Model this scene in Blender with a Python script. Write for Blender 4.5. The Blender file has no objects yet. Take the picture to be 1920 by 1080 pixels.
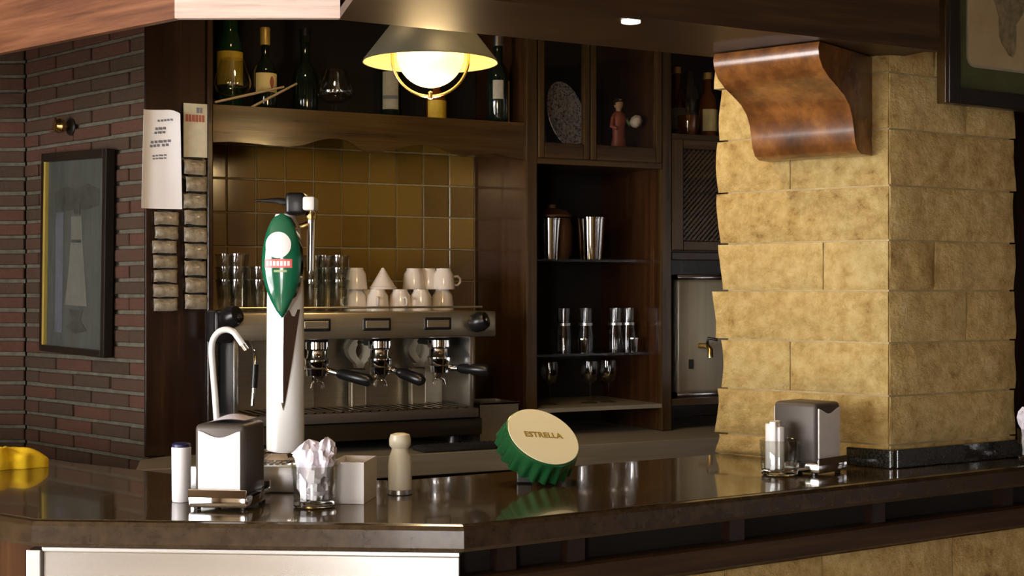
import bpy, bmesh, math, random
from mathutils import Vector, Matrix, noise

# ------------------------------------------------------------------ camera, world, lights, exposure
sc = bpy.context.scene
COL = sc.collection
F = 2637.0            # focal length in pixels of the 1920 wide frame
EYE = 1.46            # camera height
HOR = 545.0           # horizon row
cam_d = bpy.data.cameras.new('camera')
cam = bpy.data.objects.new('camera', cam_d); COL.objects.link(cam)
cam.location = (0, 0, EYE); cam.rotation_euler = (math.pi / 2, 0, 0)
cam_d.sensor_width = 36.0; cam_d.lens = 36.0 * F / 1920.0
cam_d.shift_y = (HOR - 540.0) / 1920.0
cam_d.clip_start = 0.05
sc.camera = cam

world = bpy.data.worlds.new('overcast_sky'); sc.world = world
world.use_nodes = True
world.node_tree.nodes['Background'].inputs[0].default_value = (1.0, 0.965, 0.95, 1)
world.node_tree.nodes['Background'].inputs[1].default_value = 20.5

sc.view_settings.view_transform = 'Standard'
sc.view_settings.look = 'None'
sc.view_settings.exposure = 0.0
sc.view_settings.gamma = 1.0
sc.view_settings.use_curve_mapping = False
try:
    sc.cycles.use_denoising = True
    sc.cycles.max_bounces = 24
    sc.cycles.transmission_bounces = 24
    sc.cycles.transparent_max_bounces = 24
    sc.cycles.caustics_reflective = False
    sc.cycles.caustics_refractive = False
    sc.cycles.sample_clamp_indirect = 6.0
except Exception:
    pass

WIN = dict(x0=-1.4, x1=-0.62, z0=0.05, z1=2.15, y=-2.8)      # shop window behind the camera
pl = bpy.data.lights.new('window_portal', 'AREA'); pl.shape = 'RECTANGLE'
pl.size = WIN['x1'] - WIN['x0']; pl.size_y = WIN['z1'] - WIN['z0']
pl.cycles.is_portal = True
po = bpy.data.objects.new('window_portal', pl); COL.objects.link(po)
po.location = ((WIN['x0'] + WIN['x1']) / 2, WIN['y'] - 0.02, (WIN['z0'] + WIN['z1']) / 2)
po.rotation_euler = (math.pi / 2, 0, math.pi)

SWIN = dict(y0=-1.7, y1=1.5, z0=0.35, z1=2.25, x=-3.2)        # side window left of the camera
pl2 = bpy.data.lights.new('side_window_portal', 'AREA'); pl2.shape = 'RECTANGLE'
pl2.size = SWIN['y1'] - SWIN['y0']; pl2.size_y = SWIN['z1'] - SWIN['z0']
pl2.cycles.is_portal = True
po2 = bpy.data.objects.new('side_window_portal', pl2); COL.objects.link(po2)
po2.location = (SWIN['x'] - 0.02, (SWIN['y0'] + SWIN['y1']) / 2, (SWIN['z0'] + SWIN['z1']) / 2)
po2.rotation_euler = (math.pi / 2, 0, -math.pi / 2)

WARM = (1.0, 0.70, 0.36)
def lamp_light(name, kind, loc, energy, color, radius=0.04, parent=None, spot=None, aim=None):
    l = bpy.data.lights.new(name, kind); l.energy = energy; l.color = color
    l.shadow_soft_size = radius
    if spot: l.spot_size = math.radians(spot); l.spot_blend = 0.6
    o = bpy.data.objects.new(name, l); COL.objects.link(o); o.location = loc
    if aim is not None:
        o.rotation_euler = (Vector(aim) - Vector(loc)).to_track_quat('-Z', 'Y').to_euler()
    if parent: o.parent = parent
    return o

# ------------------------------------------------------------------ frames: world points from planned picture positions
def W(px, py, Y):
    return Vector(((px - 960) / F * Y, Y, EYE - (py - HOR) / F * Y))
def on_counter(px, Y, z=1.10):
    return Vector(((px - 960) / F * Y, Y, z))
W0 = Vector((-0.5, 4.25)); AB = math.radians(26.5)
UB = Vector((math.cos(AB), math.sin(AB))); NB = Vector((math.sin(AB), -math.cos(AB)))
def s_of(px, d):
    k = (px - 960) / F; o = W0 + NB * d
    return (k * o.y - o.x) / (UB.x - k * UB.y)
def B(s, d, z):
    p = W0 + UB * s + NB * d
    return Vector((p.x, p.y, z))
def zb(px, py, d):
    p = B(s_of(px, d), d, 0)
    return EYE - (py - HOR) / F * p.y

# ------------------------------------------------------------------ mesh helpers
class MB:
    def __init__(self): self.bm = bmesh.new()
    def _merge(self, bm2, M=None):
        if M is not None: bmesh.ops.transform(bm2, matrix=M, verts=bm2.verts)
        me = bpy.data.meshes.new('tmp'); bm2.to_mesh(me); bm2.free()
        self.bm.from_mesh(me); bpy.data.meshes.remove(me)
    def box(self, x0, x1, y0, y1, z0, z1, bev=0.0, M=None, seg=2):
        b = bmesh.new(); bmesh.ops.create_cube(b, size=1)
        bmesh.ops.scale(b, vec=(x1 - x0, y1 - y0, z1 - z0), verts=b.verts)
        bmesh.ops.translate(b, vec=((x0 + x1) / 2, (y0 + y1) / 2, (z0 + z1) / 2), verts=b.verts)
        if bev: bmesh.ops.bevel(b, geom=b.edges[:], offset=bev, segments=seg, profile=0.5, affect='EDGES', clamp_overlap=True)
        self._merge(b, M); return self
    def lathe(self, prof, seg=24, M=None, sx=1.0, sy=1.0):
        b = bmesh.new(); rings = []
        for r, z in prof:
            if r < 1e-6: rings.append([b.verts.new((0, 0, z))])
            else: rings.append([b.verts.new((r * sx * math.cos(2 * math.pi * i / seg), r * sy * math.sin(2 * math.pi * i / seg), z)) for i in range(seg)])
        for a, c in zip(rings, rings[1:]):
            for i in range(seg):
                j = (i + 1) % seg
                if len(a) == 1 and len(c) == 1: continue
                if len(a) == 1: b.faces.new((a[0], c[j], c[i]))
                elif len(c) == 1: b.faces.new((a[i], a[j], c[0]))
                else: b.faces.new((a[i], a[j], c[j], c[i]))
        bmesh.ops.recalc_face_normals(b, faces=b.faces)
        self._merge(b, M); return self
    def tube(self, pts, r, seg=10, M=None, caps=True):
        pts = [Vector(p) for p in pts]; n = len(pts)
        rs = r if isinstance(r, (list, tuple)) else [r] * n
        b = bmesh.new(); rings = []; up = None
        for i, p in enumerate(pts):
            t = (pts[min(i + 1, n - 1)] - pts[max(i - 1, 0)]).normalized()
            if up is None:
                up = Vector((0, 0, 1)) if abs(t.z) < 0.9 else Vector((1, 0, 0))
            sd = t.cross(up).normalized(); up = sd.cross(t).normalized()
            rings.append([b.verts.new(p + rs[i] * (math.cos(2 * math.pi * k / seg) * sd + math.sin(2 * math.pi * k / seg) * up)) for k in range(seg)])
        for a, c in zip(rings, rings[1:]):
            for k in range(seg):
                j = (k + 1) % seg; b.faces.new((a[k], a[j], c[j], c[k]))
        if caps: b.faces.new(rings[0]); b.faces.new(rings[-1][::-1])
        bmesh.ops.recalc_face_normals(b, faces=b.faces)
        self._merge(b, M); return self
    def prism(self, poly, t0, t1, axis='y', M=None, bev=0.0):
        """2D polygon (a, b) pushed from t0 to t1 along axis; (a,b)->(x,z) for y, (y,z) for x, (x,y) for z"""
        f = {'y': lambda a, c, t: (a, t, c), 'x': lambda a, c, t: (t, a, c), 'z': lambda a, c, t: (a, c, t)}[axis]
        b = bmesh.new()
        v0 = [b.verts.new(f(a, c, t0)) for a, c in poly]; v1 = [b.verts.new(f(a, c, t1)) for a, c in poly]
        n = len(poly)
        for i in range(n): b.faces.new((v0[i], v0[(i + 1) % n], v1[(i + 1) % n], v1[i]))
        b.faces.new(v0); b.faces.new(v1)
        bmesh.ops.recalc_face_normals(b, faces=b.faces)
        if bev: bmesh.ops.bevel(b, geom=b.edges[:], offset=bev, segments=1, affect='EDGES', clamp_overlap=True)
        self._merge(b, M); return self
    def surf(self, fn, nu, nv, M=None, closed_u=False):
        b = bmesh.new()
        g = [[b.verts.new(fn(i / nu, j / nv)) for j in range(nv + 1)] for i in range(nu + (0 if closed_u else 1))]
        m = len(g)
        for i in range(nu):
            for j in range(nv):
                b.faces.new((g[i][j], g[(i + 1) % m][j], g[(i + 1) % m][j + 1], g[i][j + 1]))
        bmesh.ops.recalc_face_normals(b, faces=b.faces)
        self._merge(b, M); return self
    def poly(self, pts):
        self.bm.faces.new([self.bm.verts.new(p) for p in pts]); return self
    def mesh(self, name, smooth=None):
        me = bpy.data.meshes.new(name); self.bm.to_mesh(me); self.bm.free()
        if smooth:
            for p in me.polygons: p.use_smooth = True
            me.set_sharp_from_angle(angle=math.radians(smooth))
        return me

def obj(name, mb, mat, parent=None, loc=(0, 0, 0), rot=(0, 0, 0), smooth=None):
    me = mb if isinstance(mb, bpy.types.Mesh) else mb.mesh(name, smooth)
    o = bpy.data.objects.new(name, me); COL.objects.link(o)
    if mat and not me.materials: me.materials.append(mat)
    o.location = loc; o.rotation_euler = rot
    if parent: o.parent = parent
    return o
def empty(name, loc=(0, 0, 0), rz=0.0):
    o = bpy.data.objects.new(name, None); COL.objects.link(o)
    o.empty_display_size = 0.05; o.location = loc; o.rotation_euler = (0, 0, rz)
    return o
def tag(o, label=None, cat=None, group=None, kind=None):
    if label: o['label'] = label
    if cat: o['category'] = cat
    if group: o['group'] = group
    if kind: o['kind'] = kind
    return o
def copy_tree(o, parent=None):
    c = o.copy(); COL.objects.link(c)
    if parent: c.parent = parent
    for ch in list(o.children): copy_tree(ch, c)
    return c
def line_isect(p, d, q, e):
    den = d.x * e.y - d.y * e.x
    t = ((q.x - p.x) * e.y - (q.y - p.y) * e.x) / den
    return p + d * t
def offset_line(pts, off):
    """offset an open polyline to its left (into the bar)"""
    segs = []
    for a, b in zip(pts, pts[1:]):
        d = (b - a).normalized(); n = Vector((-d.y, d.x))
        segs.append((a + n * off, b + n * off, d))
    out = [segs[0][0]]
    for s, t in zip(segs, segs[1:]): out.append(line_isect(s[0], s[2], t[0], t[2]))
    out.append(segs[-1][1]); return out
def sweep(pts, prof, split=False):
    """closed cross-section [(offset, z)] swept along the polyline with mitred corners"""
    lines = [[Vector((p.x, p.y, z)) for p in offset_line(pts, o)] for o, z in prof]
    n = len(prof); outs = []
    rngs = [(i, i + 1) for i in range(len(pts) - 1)] if split else [(0, len(pts) - 1)]
    for a, c in rngs:
        b = bmesh.new()
        V = [[b.verts.new(l[i]) for l in lines] for i in range(a, c + 1)]
        for r, q in zip(V, V[1:]):
            for k in range(n): b.faces.new((r[k], r[(k + 1) % n], q[(k + 1) % n], q[k]))
        b.faces.new(V[0]); b.faces.new(V[-1])
        bmesh.ops.recalc_face_normals(b, faces=b.faces)
        m = MB(); m._merge(b); outs.append(m)
    return outs if split else outs[0]

# ------------------------------------------------------------------ materials
def _new(name):
    m = bpy.data.materials.new(name); m.use_nodes = True
    return m, m.node_tree.nodes, m.node_tree.links, m.node_tree.nodes['Principled BSDF']
def _set(b, rough=0.5, metal=0.0, coat=0.0, trans=0.0, ior=1.45, emit=None, es=0.0, spec=None, coat_rough=0.08):
    b.inputs['Roughness'].default_value = rough; b.inputs['Metallic'].default_value = metal
    b.inputs['Coat Weight'].default_value = coat; b.inputs['Coat Roughness'].default_value = coat_rough
    b.inputs['Transmission Weight'].default_value = trans; b.inputs['IOR'].default_value = ior
    if spec is not None: b.inputs['Specular IOR Level'].default_value = spec
    if emit: b.inputs['Emission Color'].default_value = (*emit, 1); b.inputs['Emission Strength'].default_value = es
def plain(name, c, **k):
    m, N, L, b = _new(name); b.inputs['Base Color'].default_value = (*c, 1); _set(b, **k); return m
def _ramp(N, cols, pos=None):
    r = N.new('ShaderNodeValToRGB'); e = r.color_ramp.elements
    pos = pos or [i / (len(cols) - 1) for i in range(len(cols))]
    while len(e) < len(cols): e.new(0.5)
    for i, (c, p) in enumerate(zip(cols, pos)): e[i].position = p; e[i].color = (*c, 1)
    return r
def noisy(name, cols, scale=8.0, stretch=(1, 1, 1), detail=6.0, bump=0.0, bscale=None, bdist=0.01, rnd=0.0, pos=None, **k):
    """noise-driven colour with optional fine relief and a per-object shift"""
    m, N, L, b = _new(name); _set(b, **k)
    tc = N.new('ShaderNodeTexCoord'); mp = N.new('ShaderNodeMapping'); mp.inputs['Scale'].default_value = stretch
    L.new(tc.outputs['Object'], mp.inputs['Vector'])
    src = mp.outputs['Vector']
    if rnd:
        oi = N.new('ShaderNodeObjectInfo'); ad = N.new('ShaderNodeVectorMath'); ad.operation = 'ADD'
        sca = N.new('ShaderNodeVectorMath'); sca.operation = 'SCALE'; sca.inputs['Scale'].default_value = 37.0
        L.new(oi.outputs['Random'], sca.inputs[0]); L.new(src, ad.inputs[0]); L.new(sca.outputs[0], ad.inputs[1]); src = ad.outputs[0]
    nz = N.new('ShaderNodeTexNoise'); nz.inputs['Scale'].default_value = scale; nz.inputs['Detail'].default_value = detail
    nz.inputs['Roughness'].default_value = 0.65
    L.new(src, nz.inputs['Vector'])
    fac = nz.outputs['Fac']
    if rnd:
        mx = N.new('ShaderNodeMix'); mx.data_type = 'FLOAT'; mx.inputs[0].default_value = rnd
        L.new(fac, mx.inputs[2]); L.new(oi.outputs['Random'], mx.inputs[3]); fac = mx.outputs[0]
    r = _ramp(N, cols, pos or [0.3 + 0.4 * i / (len(cols) - 1) for i in range(len(cols))] if not rnd or pos is None and rnd < 0.3 else pos or [i / (len(cols) - 1) for i in range(len(cols))])
    L.new(fac, r.inputs['Fac']); L.new(r.outputs['Color'], b.inputs['Base Color'])
    if bump:
        n2 = N.new('ShaderNodeTexNoise'); n2.inputs['Scale'].default_value = bscale or scale * 3; n2.inputs['Detail'].default_value = 8
        n2.inputs['Roughness'].default_value = 0.7
        L.new(src, n2.inputs['Vector'])
        bp = N.new('ShaderNodeBump'); bp.inputs['Strength'].default_value = bump; bp.inputs['Distance'].default_value = bdist
        L.new(n2.outputs['Fac'], bp.inputs['Height']); L.new(bp.outputs['Normal'], b.inputs['Normal'])
    return m
def pane_mat(name, tint=(1, 1, 1), ior=1.45):
    m = bpy.data.materials.new(name); m.use_nodes = True; N = m.node_tree.nodes; L = m.node_tree.links
    N.remove(N['Principled BSDF']); out = N['Material Output']
    t = N.new('ShaderNodeBsdfTransparent'); t.inputs[0].default_value = (*tint, 1)
    g = N.new('ShaderNodeBsdfGlossy'); g.inputs['Roughness'].default_value = 0.03
    fr = N.new('ShaderNodeFresnel'); fr.inputs['IOR'].default_value = ior
    ge = N.new('ShaderNodeNewGeometry'); iv = N.new('ShaderNodeMath'); iv.operation = 'SUBTRACT'; iv.inputs[0].default_value = 1.0
    ml = N.new('ShaderNodeMath'); ml.operation = 'MULTIPLY'
    L.new(ge.outputs['Backfacing'], iv.inputs[1]); L.new(iv.outputs[0], ml.inputs[0]); L.new(fr.outputs[0], ml.inputs[1])
    mx = N.new('ShaderNodeMixShader'); L.new(ml.outputs[0], mx.inputs[0]); L.new(t.outputs[0], mx.inputs[1]); L.new(g.outputs[0], mx.inputs[2])
    L.new(mx.outputs[0], out.inputs['Surface']); return m

M = {}
def wood(name, cols, gloss=0.25, coat=0.3, along='x', scale=6.0):
    st = {'x': (0.25, 6, 6), 'y': (6, 0.25, 6), 'z': (6, 6, 0.25), 'h': (0.5, 0.5, 9)}[along]
    return noisy(name, cols, scale=scale, stretch=st, detail=8, bump=0.08, bscale=scale * 2, bdist=0.004, rough=gloss, coat=coat)
DK = [(0.008, 0.0034, 0.002), (0.019, 0.008, 0.004), (0.035, 0.015, 0.0065)]
MD = [(0.021, 0.010, 0.0035), (0.047, 0.025, 0.007), (0.080, 0.045, 0.013)]
M['dark_wood'] = wood('dark_wood', DK)
M['dark_wood_v'] = wood('dark_wood_upright', DK, along='z')
M['mid_wood'] = wood('mid_wood', MD)
M['mid_wood_v'] = wood('mid_wood_upright', MD, along='z')
M['red_wood'] = wood('red_wood', [(0.022, 0.008, 0.003), (0.044, 0.017, 0.006), (0.070, 0.030, 0.010)], along='z')
M['orange_wood'] = wood('orange_wood', [(0.07, 0.025, 0.010), (0.17, 0.065, 0.028), (0.26, 0.115, 0.055)], gloss=0.5, coat=0.1, along='h')
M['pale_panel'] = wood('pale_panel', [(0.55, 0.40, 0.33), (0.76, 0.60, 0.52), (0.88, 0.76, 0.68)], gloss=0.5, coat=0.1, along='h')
M['canopy_wood'] = wood('canopy_wood', [(0.017, 0.007, 0.002), (0.036, 0.016, 0.0045), (0.064, 0.033, 0.010)], gloss=0.45, coat=0.08, along='h')
M['corbel_wood'] = noisy('corbel_wood', [(0.05, 0.02, 0.008), (0.16, 0.06, 0.016), (0.34, 0.14, 0.035)], scale=5, stretch=(2, 2, 1.5), detail=5, bump=0.03, rough=0.25, coat=0.6, coat_rough=0.22)
M['granite'] = noisy('granite', [(0.035, 0.023, 0.009), (0.078, 0.053, 0.021), (0.125, 0.088, 0.038)], scale=160, detail=3, rough=0.12, coat=0.5, coat_rough=0.03, spec=0.8)
M['nose'] = noisy('counter_nose', [(0.020, 0.011, 0.005), (0.036, 0.021, 0.009), (0.050, 0.030, 0.013)], scale=40, detail=4, rough=0.22, coat=0.4)
M['black_granite'] = noisy('black_granite', [(0.006, 0.006, 0.005), (0.02, 0.019, 0.016), (0.05, 0.048, 0.04)], scale=220, detail=3, rough=0.1, coat=0.5)
M['stone'] = noisy('sandstone', [(0.27, 0.145, 0.04), (0.56, 0.375, 0.125), (0.74, 0.55, 0.22), (0.84, 0.68, 0.33)], scale=34, detail=10, bump=0.85, bscale=60, bdist=0.022, rnd=0.10, pos=[0.27, 0.38, 0.54, 0.72], rough=0.9)
M['mortar_stone'] = noisy('stone_mortar', [(0.46, 0.33, 0.15), (0.62, 0.49, 0.26)], scale=30, bump=0.5, rough=0.95)
M['brick'] = noisy('brick', [(0.040, 0.026, 0.016), (0.075, 0.046, 0.028), (0.105, 0.045, 0.028), (0.135, 0.068, 0.040)], scale=45, bump=0.6, bscale=90, bdist=0.008, rnd=0.5, rough=0.85)
M['mortar'] = noisy('brick_mortar', [(0.09, 0.083, 0.060), (0.18, 0.17, 0.125)], scale=40, bump=0.4, rough=0.95)
M['tile'] = noisy('ochre_tile', [(0.115, 0.070, 0.016), (0.24, 0.135, 0.022), (0.28, 0.165, 0.03), (0.30, 0.18, 0.028)], scale=10, rnd=0.7, rough=0.16, coat=0.3, bump=0.04)
M['grout'] = noisy('tile_grout', [(0.34, 0.27, 0.14), (0.46, 0.38, 0.22)], scale=50, rough=0.9)
M['plaster'] = noisy('plaster', [(0.20, 0.14, 0.08), (0.26, 0.19, 0.11)], scale=6, bump=0.1, rough=0.9)
M['ceiling'] = noisy('ceiling_paint', [(0.30, 0.22, 0.13), (0.36, 0.27, 0.17)], scale=4, rough=0.9)
M['floor'] = noisy('floor_tile', [(0.40, 0.31, 0.22), (0.52, 0.42, 0.31)], scale=5, rough=0.4)
M['pavement'] = noisy('pavement', [(0.42, 0.42, 0.42), (0.55, 0.55, 0.54)], scale=3, rough=0.9)
M['steel'] = noisy('brushed_steel', [(0.50, 0.50, 0.49), (0.62, 0.62, 0.61)], scale=12, stretch=(0.4, 20, 20), metal=1.0, rough=0.3)
M['steel_panel'] = noisy('steel_front', [(0.60, 0.61, 0.60), (0.70, 0.70, 0.70)], scale=14, stretch=(0.3, 18, 18), metal=1.0, rough=0.22)
M['dark_steel'] = plain('dark_steel', (0.085, 0.072, 0.064), metal=0.25, rough=0.48)
M['machine_steel'] = noisy('machine_steel', [(0.40, 0.36, 0.27), (0.50, 0.45, 0.34)], scale=10, stretch=(0.3, 15, 15), metal=0.9, rough=0.33)
M['machine_base'] = plain('machine_base', (0.045, 0.035, 0.022), metal=0.6, rough=0.4)
M['chrome'] = plain('chrome', (0.85, 0.85, 0.86), metal=1.0, rough=0.06)
M['white_metal'] = plain('white_sheen_steel', (0.80, 0.80, 0.78), rough=0.25, coat=0.5)  # white base colour stands in for bright reflections on polished steel
M['brass'] = plain('brass', (0.60, 0.42, 0.16), metal=1.0, rough=0.25)
M['gold'] = plain('gold_paint', (0.62, 0.46, 0.10), metal=0.3, rough=0.4)
M['black'] = plain('black_plastic', (0.008, 0.008, 0.009), rough=0.3)
M['black_matt'] = plain('black_matt', (0.010, 0.008, 0.007), rough=0.8)
M['paper'] = noisy('paper', [(0.74, 0.73, 0.76), (0.82, 0.81, 0.83)], scale=6, rough=0.9)
M['napkin'] = noisy('napkin', [(0.74, 0.73, 0.72), (0.80, 0.79, 0.77)], scale=30, rough=0.95, bump=0.2, bdist=0.003)
M['tissue'] = noisy('tissue', [(0.76, 0.72, 0.82), (0.86, 0.83, 0.92)], scale=20, rough=0.95, bump=0.3, bdist=0.004)
M['gold_ink'] = plain('gold_ink', (0.36, 0.25, 0.03), rough=0.5)
M['ink'] = plain('ink', (0.16, 0.17, 0.20), rough=0.9)
M['red_ink'] = plain('red_ink', (0.34, 0.10, 0.07), rough=0.9)
M['white_plastic'] = plain('white_plastic', (0.86, 0.85, 0.86), rough=0.35)
M['cream_plastic'] = plain('cream_plastic', (0.84, 0.78, 0.60), rough=0.35, coat=0.3)
M['blue_cap'] = plain('blue_cap', (0.012, 0.012, 0.06), rough=0.4)
M['porcelain'] = plain('porcelain', (0.72, 0.66, 0.60), rough=0.15, coat=0.5)
M['glass'] = pane_mat('clear_glass', (0.90, 0.91, 0.89), 2.1)
M['thick_glass'] = plain('thick_glass', (0.97, 0.98, 0.96), rough=0.01, trans=1.0, ior=1.48)
M['pane'] = pane_mat('window_pane')
M['green'] = plain('green_enamel', (0.005, 0.115, 0.055), rough=0.15, coat=0.8, coat_rough=0.04)
M['cap_green'] = plain('cap_green', (0.012, 0.10, 0.03), rough=0.25, coat=0.5)
M['cap_cream'] = plain('cap_cream', (0.98, 0.95, 0.68), rough=0.4, coat=0.2)
M['badge_white'] = plain('badge_white', (0.88, 0.88, 0.86), rough=0.3)
M['badge_red'] = plain('badge_red', (0.72, 0.14, 0.13), rough=0.3)
M['badge_pale'] = plain('badge_pale_green', (0.34, 0.45, 0.22), rough=0.4)
M['label_yellow'] = noisy('label_yellow', [(0.55, 0.36, 0.03), (0.74, 0.54, 0.06)], scale=30, rough=0.6)
M['label_cream'] = noisy('label_cream', [(0.70, 0.56, 0.22), (0.82, 0.70, 0.36)], scale=20, rough=0.6)
M['label_grey'] = noisy('label_grey', [(0.30, 0.28, 0.22), (0.42, 0.40, 0.33)], scale=30, rough=0.6)
M['bottle_dark'] = plain('bottle_dark_glass', (0.006, 0.012, 0.008), rough=0.06, coat=0.6)
M['bottle_green'] = plain('bottle_green_glass', (0.010, 0.045, 0.020), rough=0.08, coat=0.6)
M['bottle_amber'] = plain('bottle_amber', (0.16, 0.045, 0.010), rough=0.08, coat=0.7)
M['amber_liquid'] = plain('amber_liquid', (0.75, 0.22, 0.04), rough=0.05, trans=0.7)
M['foil_gold'] = plain('foil_gold', (0.62, 0.44, 0.12), rough=0.4, metal=0.5)
M['shade'] = noisy('shade_metal', [(0.10, 0.10, 0.075), (0.15, 0.145, 0.11)], scale=8, rough=0.5, metal=0.2)
M['shade_in'] = plain('shade_inside', (0.72, 0.50, 0.24), rough=0.6)
M['globe'] = plain('lamp_globe', (0.9, 0.8, 0.5), rough=0.4, emit=(1.0, 0.82, 0.36), es=1.5)
M['yellow_cloth'] = noisy('yellow_cloth', [(0.62, 0.36, 0.004), (0.80, 0.54, 0.01)], scale=25, rough=0.9, bump=0.3, bdist=0.003)
M['mat_green'] = noisy('mat_board_green', [(0.060, 0.070, 0.022), (0.085, 0.10, 0.034)], scale=10, rough=0.8)
M['print_cream'] = noisy('print_cream', [(0.46, 0.36, 0.20), (0.58, 0.48, 0.29)], scale=9, rough=0.8)
M['print_line'] = noisy('print_drawing', [(0.12, 0.11, 0.06), (0.40, 0.33, 0.19)], scale=40, rough=0.8)
M['photo_grey'] = noisy('photo_grey', [(0.055, 0.064, 0.054), (0.095, 0.108, 0.098)], scale=14, stretch=(3, 1, 0.6), rough=0.5)
M['photo_pale'] = noisy('photo_pale', [(0.13, 0.135, 0.115), (0.18, 0.185, 0.16)], scale=20, rough=0.5)
M['photo_mid'] = noisy('photo_mid', [(0.09, 0.10, 0.11), (0.15, 0.155, 0.19)], scale=20, rough=0.5)
M['photo_dark'] = noisy('photo_dark', [(0.03, 0.034, 0.028), (0.075, 0.083, 0.072)], scale=24, rough=0.5)
M['frame_black'] = plain('frame_black', (0.012, 0.009, 0.006), rough=0.35, coat=0.3)
M['sachet'] = noisy('sachet_film', [(0.08, 0.065, 0.04), (0.24, 0.20, 0.14), (0.36, 0.31, 0.23)], scale=40, rough=0.3, coat=0.3, bump=0.5, bdist=0.004)
M['card'] = noisy('header_card', [(0.42, 0.39, 0.28), (0.56, 0.53, 0.40)], scale=25, rough=0.7)
M['rope_wood'] = plain('pale_stick', (0.52, 0.40, 0.26), rough=0.6)
M['plate'] = noisy('painted_plate', [(0.05, 0.055, 0.06), (0.30, 0.30, 0.29), (0.46, 0.46, 0.44)], scale=110, detail=3, rough=0.15, coat=0.6, pos=[0.36, 0.47, 0.58])
M['plate_rim'] = noisy('plate_rim', [(0.10, 0.11, 0.12), (0.40, 0.42, 0.44)], scale=130, detail=2, rough=0.15, coat=0.6, pos=[0.42, 0.52])
M['fig_red'] = plain('figurine_red', (0.26, 0.065, 0.03), rough=0.4)
M['fig_green'] = plain('figurine_green', (0.05, 0.10, 0.03), rough=0.4)
M['fig_skin'] = plain('figurine_skin', (0.45, 0.28, 0.16), rough=0.4)
M['fig_pale'] = plain('figurine_pale', (0.52, 0.46, 0.34), rough=0.4)
M['copper'] = plain('old_copper', (0.20, 0.09, 0.04), metal=0.5, rough=0.5)
M['boiler'] = noisy('boiler_steel', [(0.46, 0.43, 0.33), (0.56, 0.53, 0.42)], scale=6, stretch=(6, 6, 0.3), metal=0.4, rough=0.35)
M['work_steel'] = noisy('worktop_steel', [(0.28, 0.255, 0.20), (0.38, 0.345, 0.28)], scale=8, stretch=(0.4, 8, 8), metal=0.4, rough=0.42)
M['cream_reflection'] = plain('cream_reflection', (0.90, 0.82, 0.62), rough=0.25, coat=0.5)  # cream colour stands in for bright reflections on the polished machine panel

random.seed(7)
# ------------------------------------------------------------------ the setting
def struct(name, mb, mat, parent=None, **k):
    o = obj(name, mb, mat, parent, **k)
    if parent is None: tag(o, kind='structure')
    return o
RX0, RX1, RYB = -3.2, 2.6, 6.4
H = 2.6
struct('floor', MB().box(RX0, RX1, -2.8, RYB, -0.1, 0), M['floor'])
struct('ceiling', MB().box(RX0, RX1, -2.8, RYB, H, H + 0.1), M['ceiling'])
struct('wall_right', MB().box(RX1, RX1 + 0.1, -2.8, RYB, 0, H), M['dark_wood_v'])
v = SWIN
sw_ = MB()
sw_.box(RX0 - 0.1, RX0, -2.8, v['y0'], 0, H); sw_.box(RX0 - 0.1, RX0, v['y1'], RYB, 0, H)
sw_.box(RX0 - 0.1, RX0, v['y0'], v['y1'], 0, v['z0']); sw_.box(RX0 - 0.1, RX0, v['y0'], v['y1'], v['z1'], H)
struct('wall_far_left', sw_, M['plaster'])
struct('wall_far_end', MB().box(RX0, RX1, RYB, RYB + 0.1, 0, H), M['plaster'])
w = WIN
rear = MB()
rear.box(RX0, w['x0'], w['y'] - 0.1, w['y'], 0, H); rear.box(w['x1'], RX1, w['y'] - 0.1, w['y'], 0, H)
rear.box(w['x0'], w['x1'], w['y'] - 0.1, w['y'], 0, w['z0']); rear.box(w['x0'], w['x1'], w['y'] - 0.1, w['y'], w['z1'], H)
struct('wall_rear', rear, M['plaster'])
win = empty('window_1', ((w['x0'] + w['x1']) / 2, w['y'] - 0.05, w['z0'])); tag(win, kind='structure')
hw = (w['x1'] - w['x0']) / 2; wh = w['z1'] - w['z0']
fr = MB()
fr.box(-hw, -hw + 0.06, -0.04, 0.04, 0, wh); fr.box(hw - 0.06, hw, -0.04, 0.04, 0, wh)
fr.box(-hw + 0.06, hw - 0.06, -0.04, 0.04, 0, 0.06); fr.box(-hw + 0.06, hw - 0.06, -0.04, 0.04, wh - 0.06, wh)
obj('window_frame', fr, M['dark_wood'], win)
obj('pane', MB().box(-hw + 0.06, hw - 0.06, -0.004, 0.004, 0.06, wh - 0.06), M['pane'], win)
win2 = empty('window_2', (v['x'] - 0.05, (v['y0'] + v['y1']) / 2, v['z0']), math.pi / 2); tag(win2, kind='structure')
hw = (v['y1'] - v['y0']) / 2; wh = v['z1'] - v['z0']
fr = MB()
fr.box(-hw, -hw + 0.06, -0.04, 0.04, 0, wh); fr.box(hw - 0.06, hw, -0.04, 0.04, 0, wh)
fr.box(-hw + 0.06, hw - 0.06, -0.04, 0.04, 0, 0.06); fr.box(-hw + 0.06, hw - 0.06, -0.04, 0.04, wh - 0.06, wh)
obj('window_frame', fr, M['dark_wood'], win2)
obj('pane', MB().box(-hw + 0.06, hw - 0.06, -0.004, 0.004, 0.06, wh - 0.06), M['pane'], win2)
tag(struct('pavement', MB().box(-12, 12, -14, -2.95, -0.16, -0.1), M['pavement']), kind='structure')
struct('wall_back', MB().box(-0.64, 3.2, 0.012, 0.1, 0, H), M['dark_wood_v'], loc=B(0, 0, 0), rot=(0, 0, AB))

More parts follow.
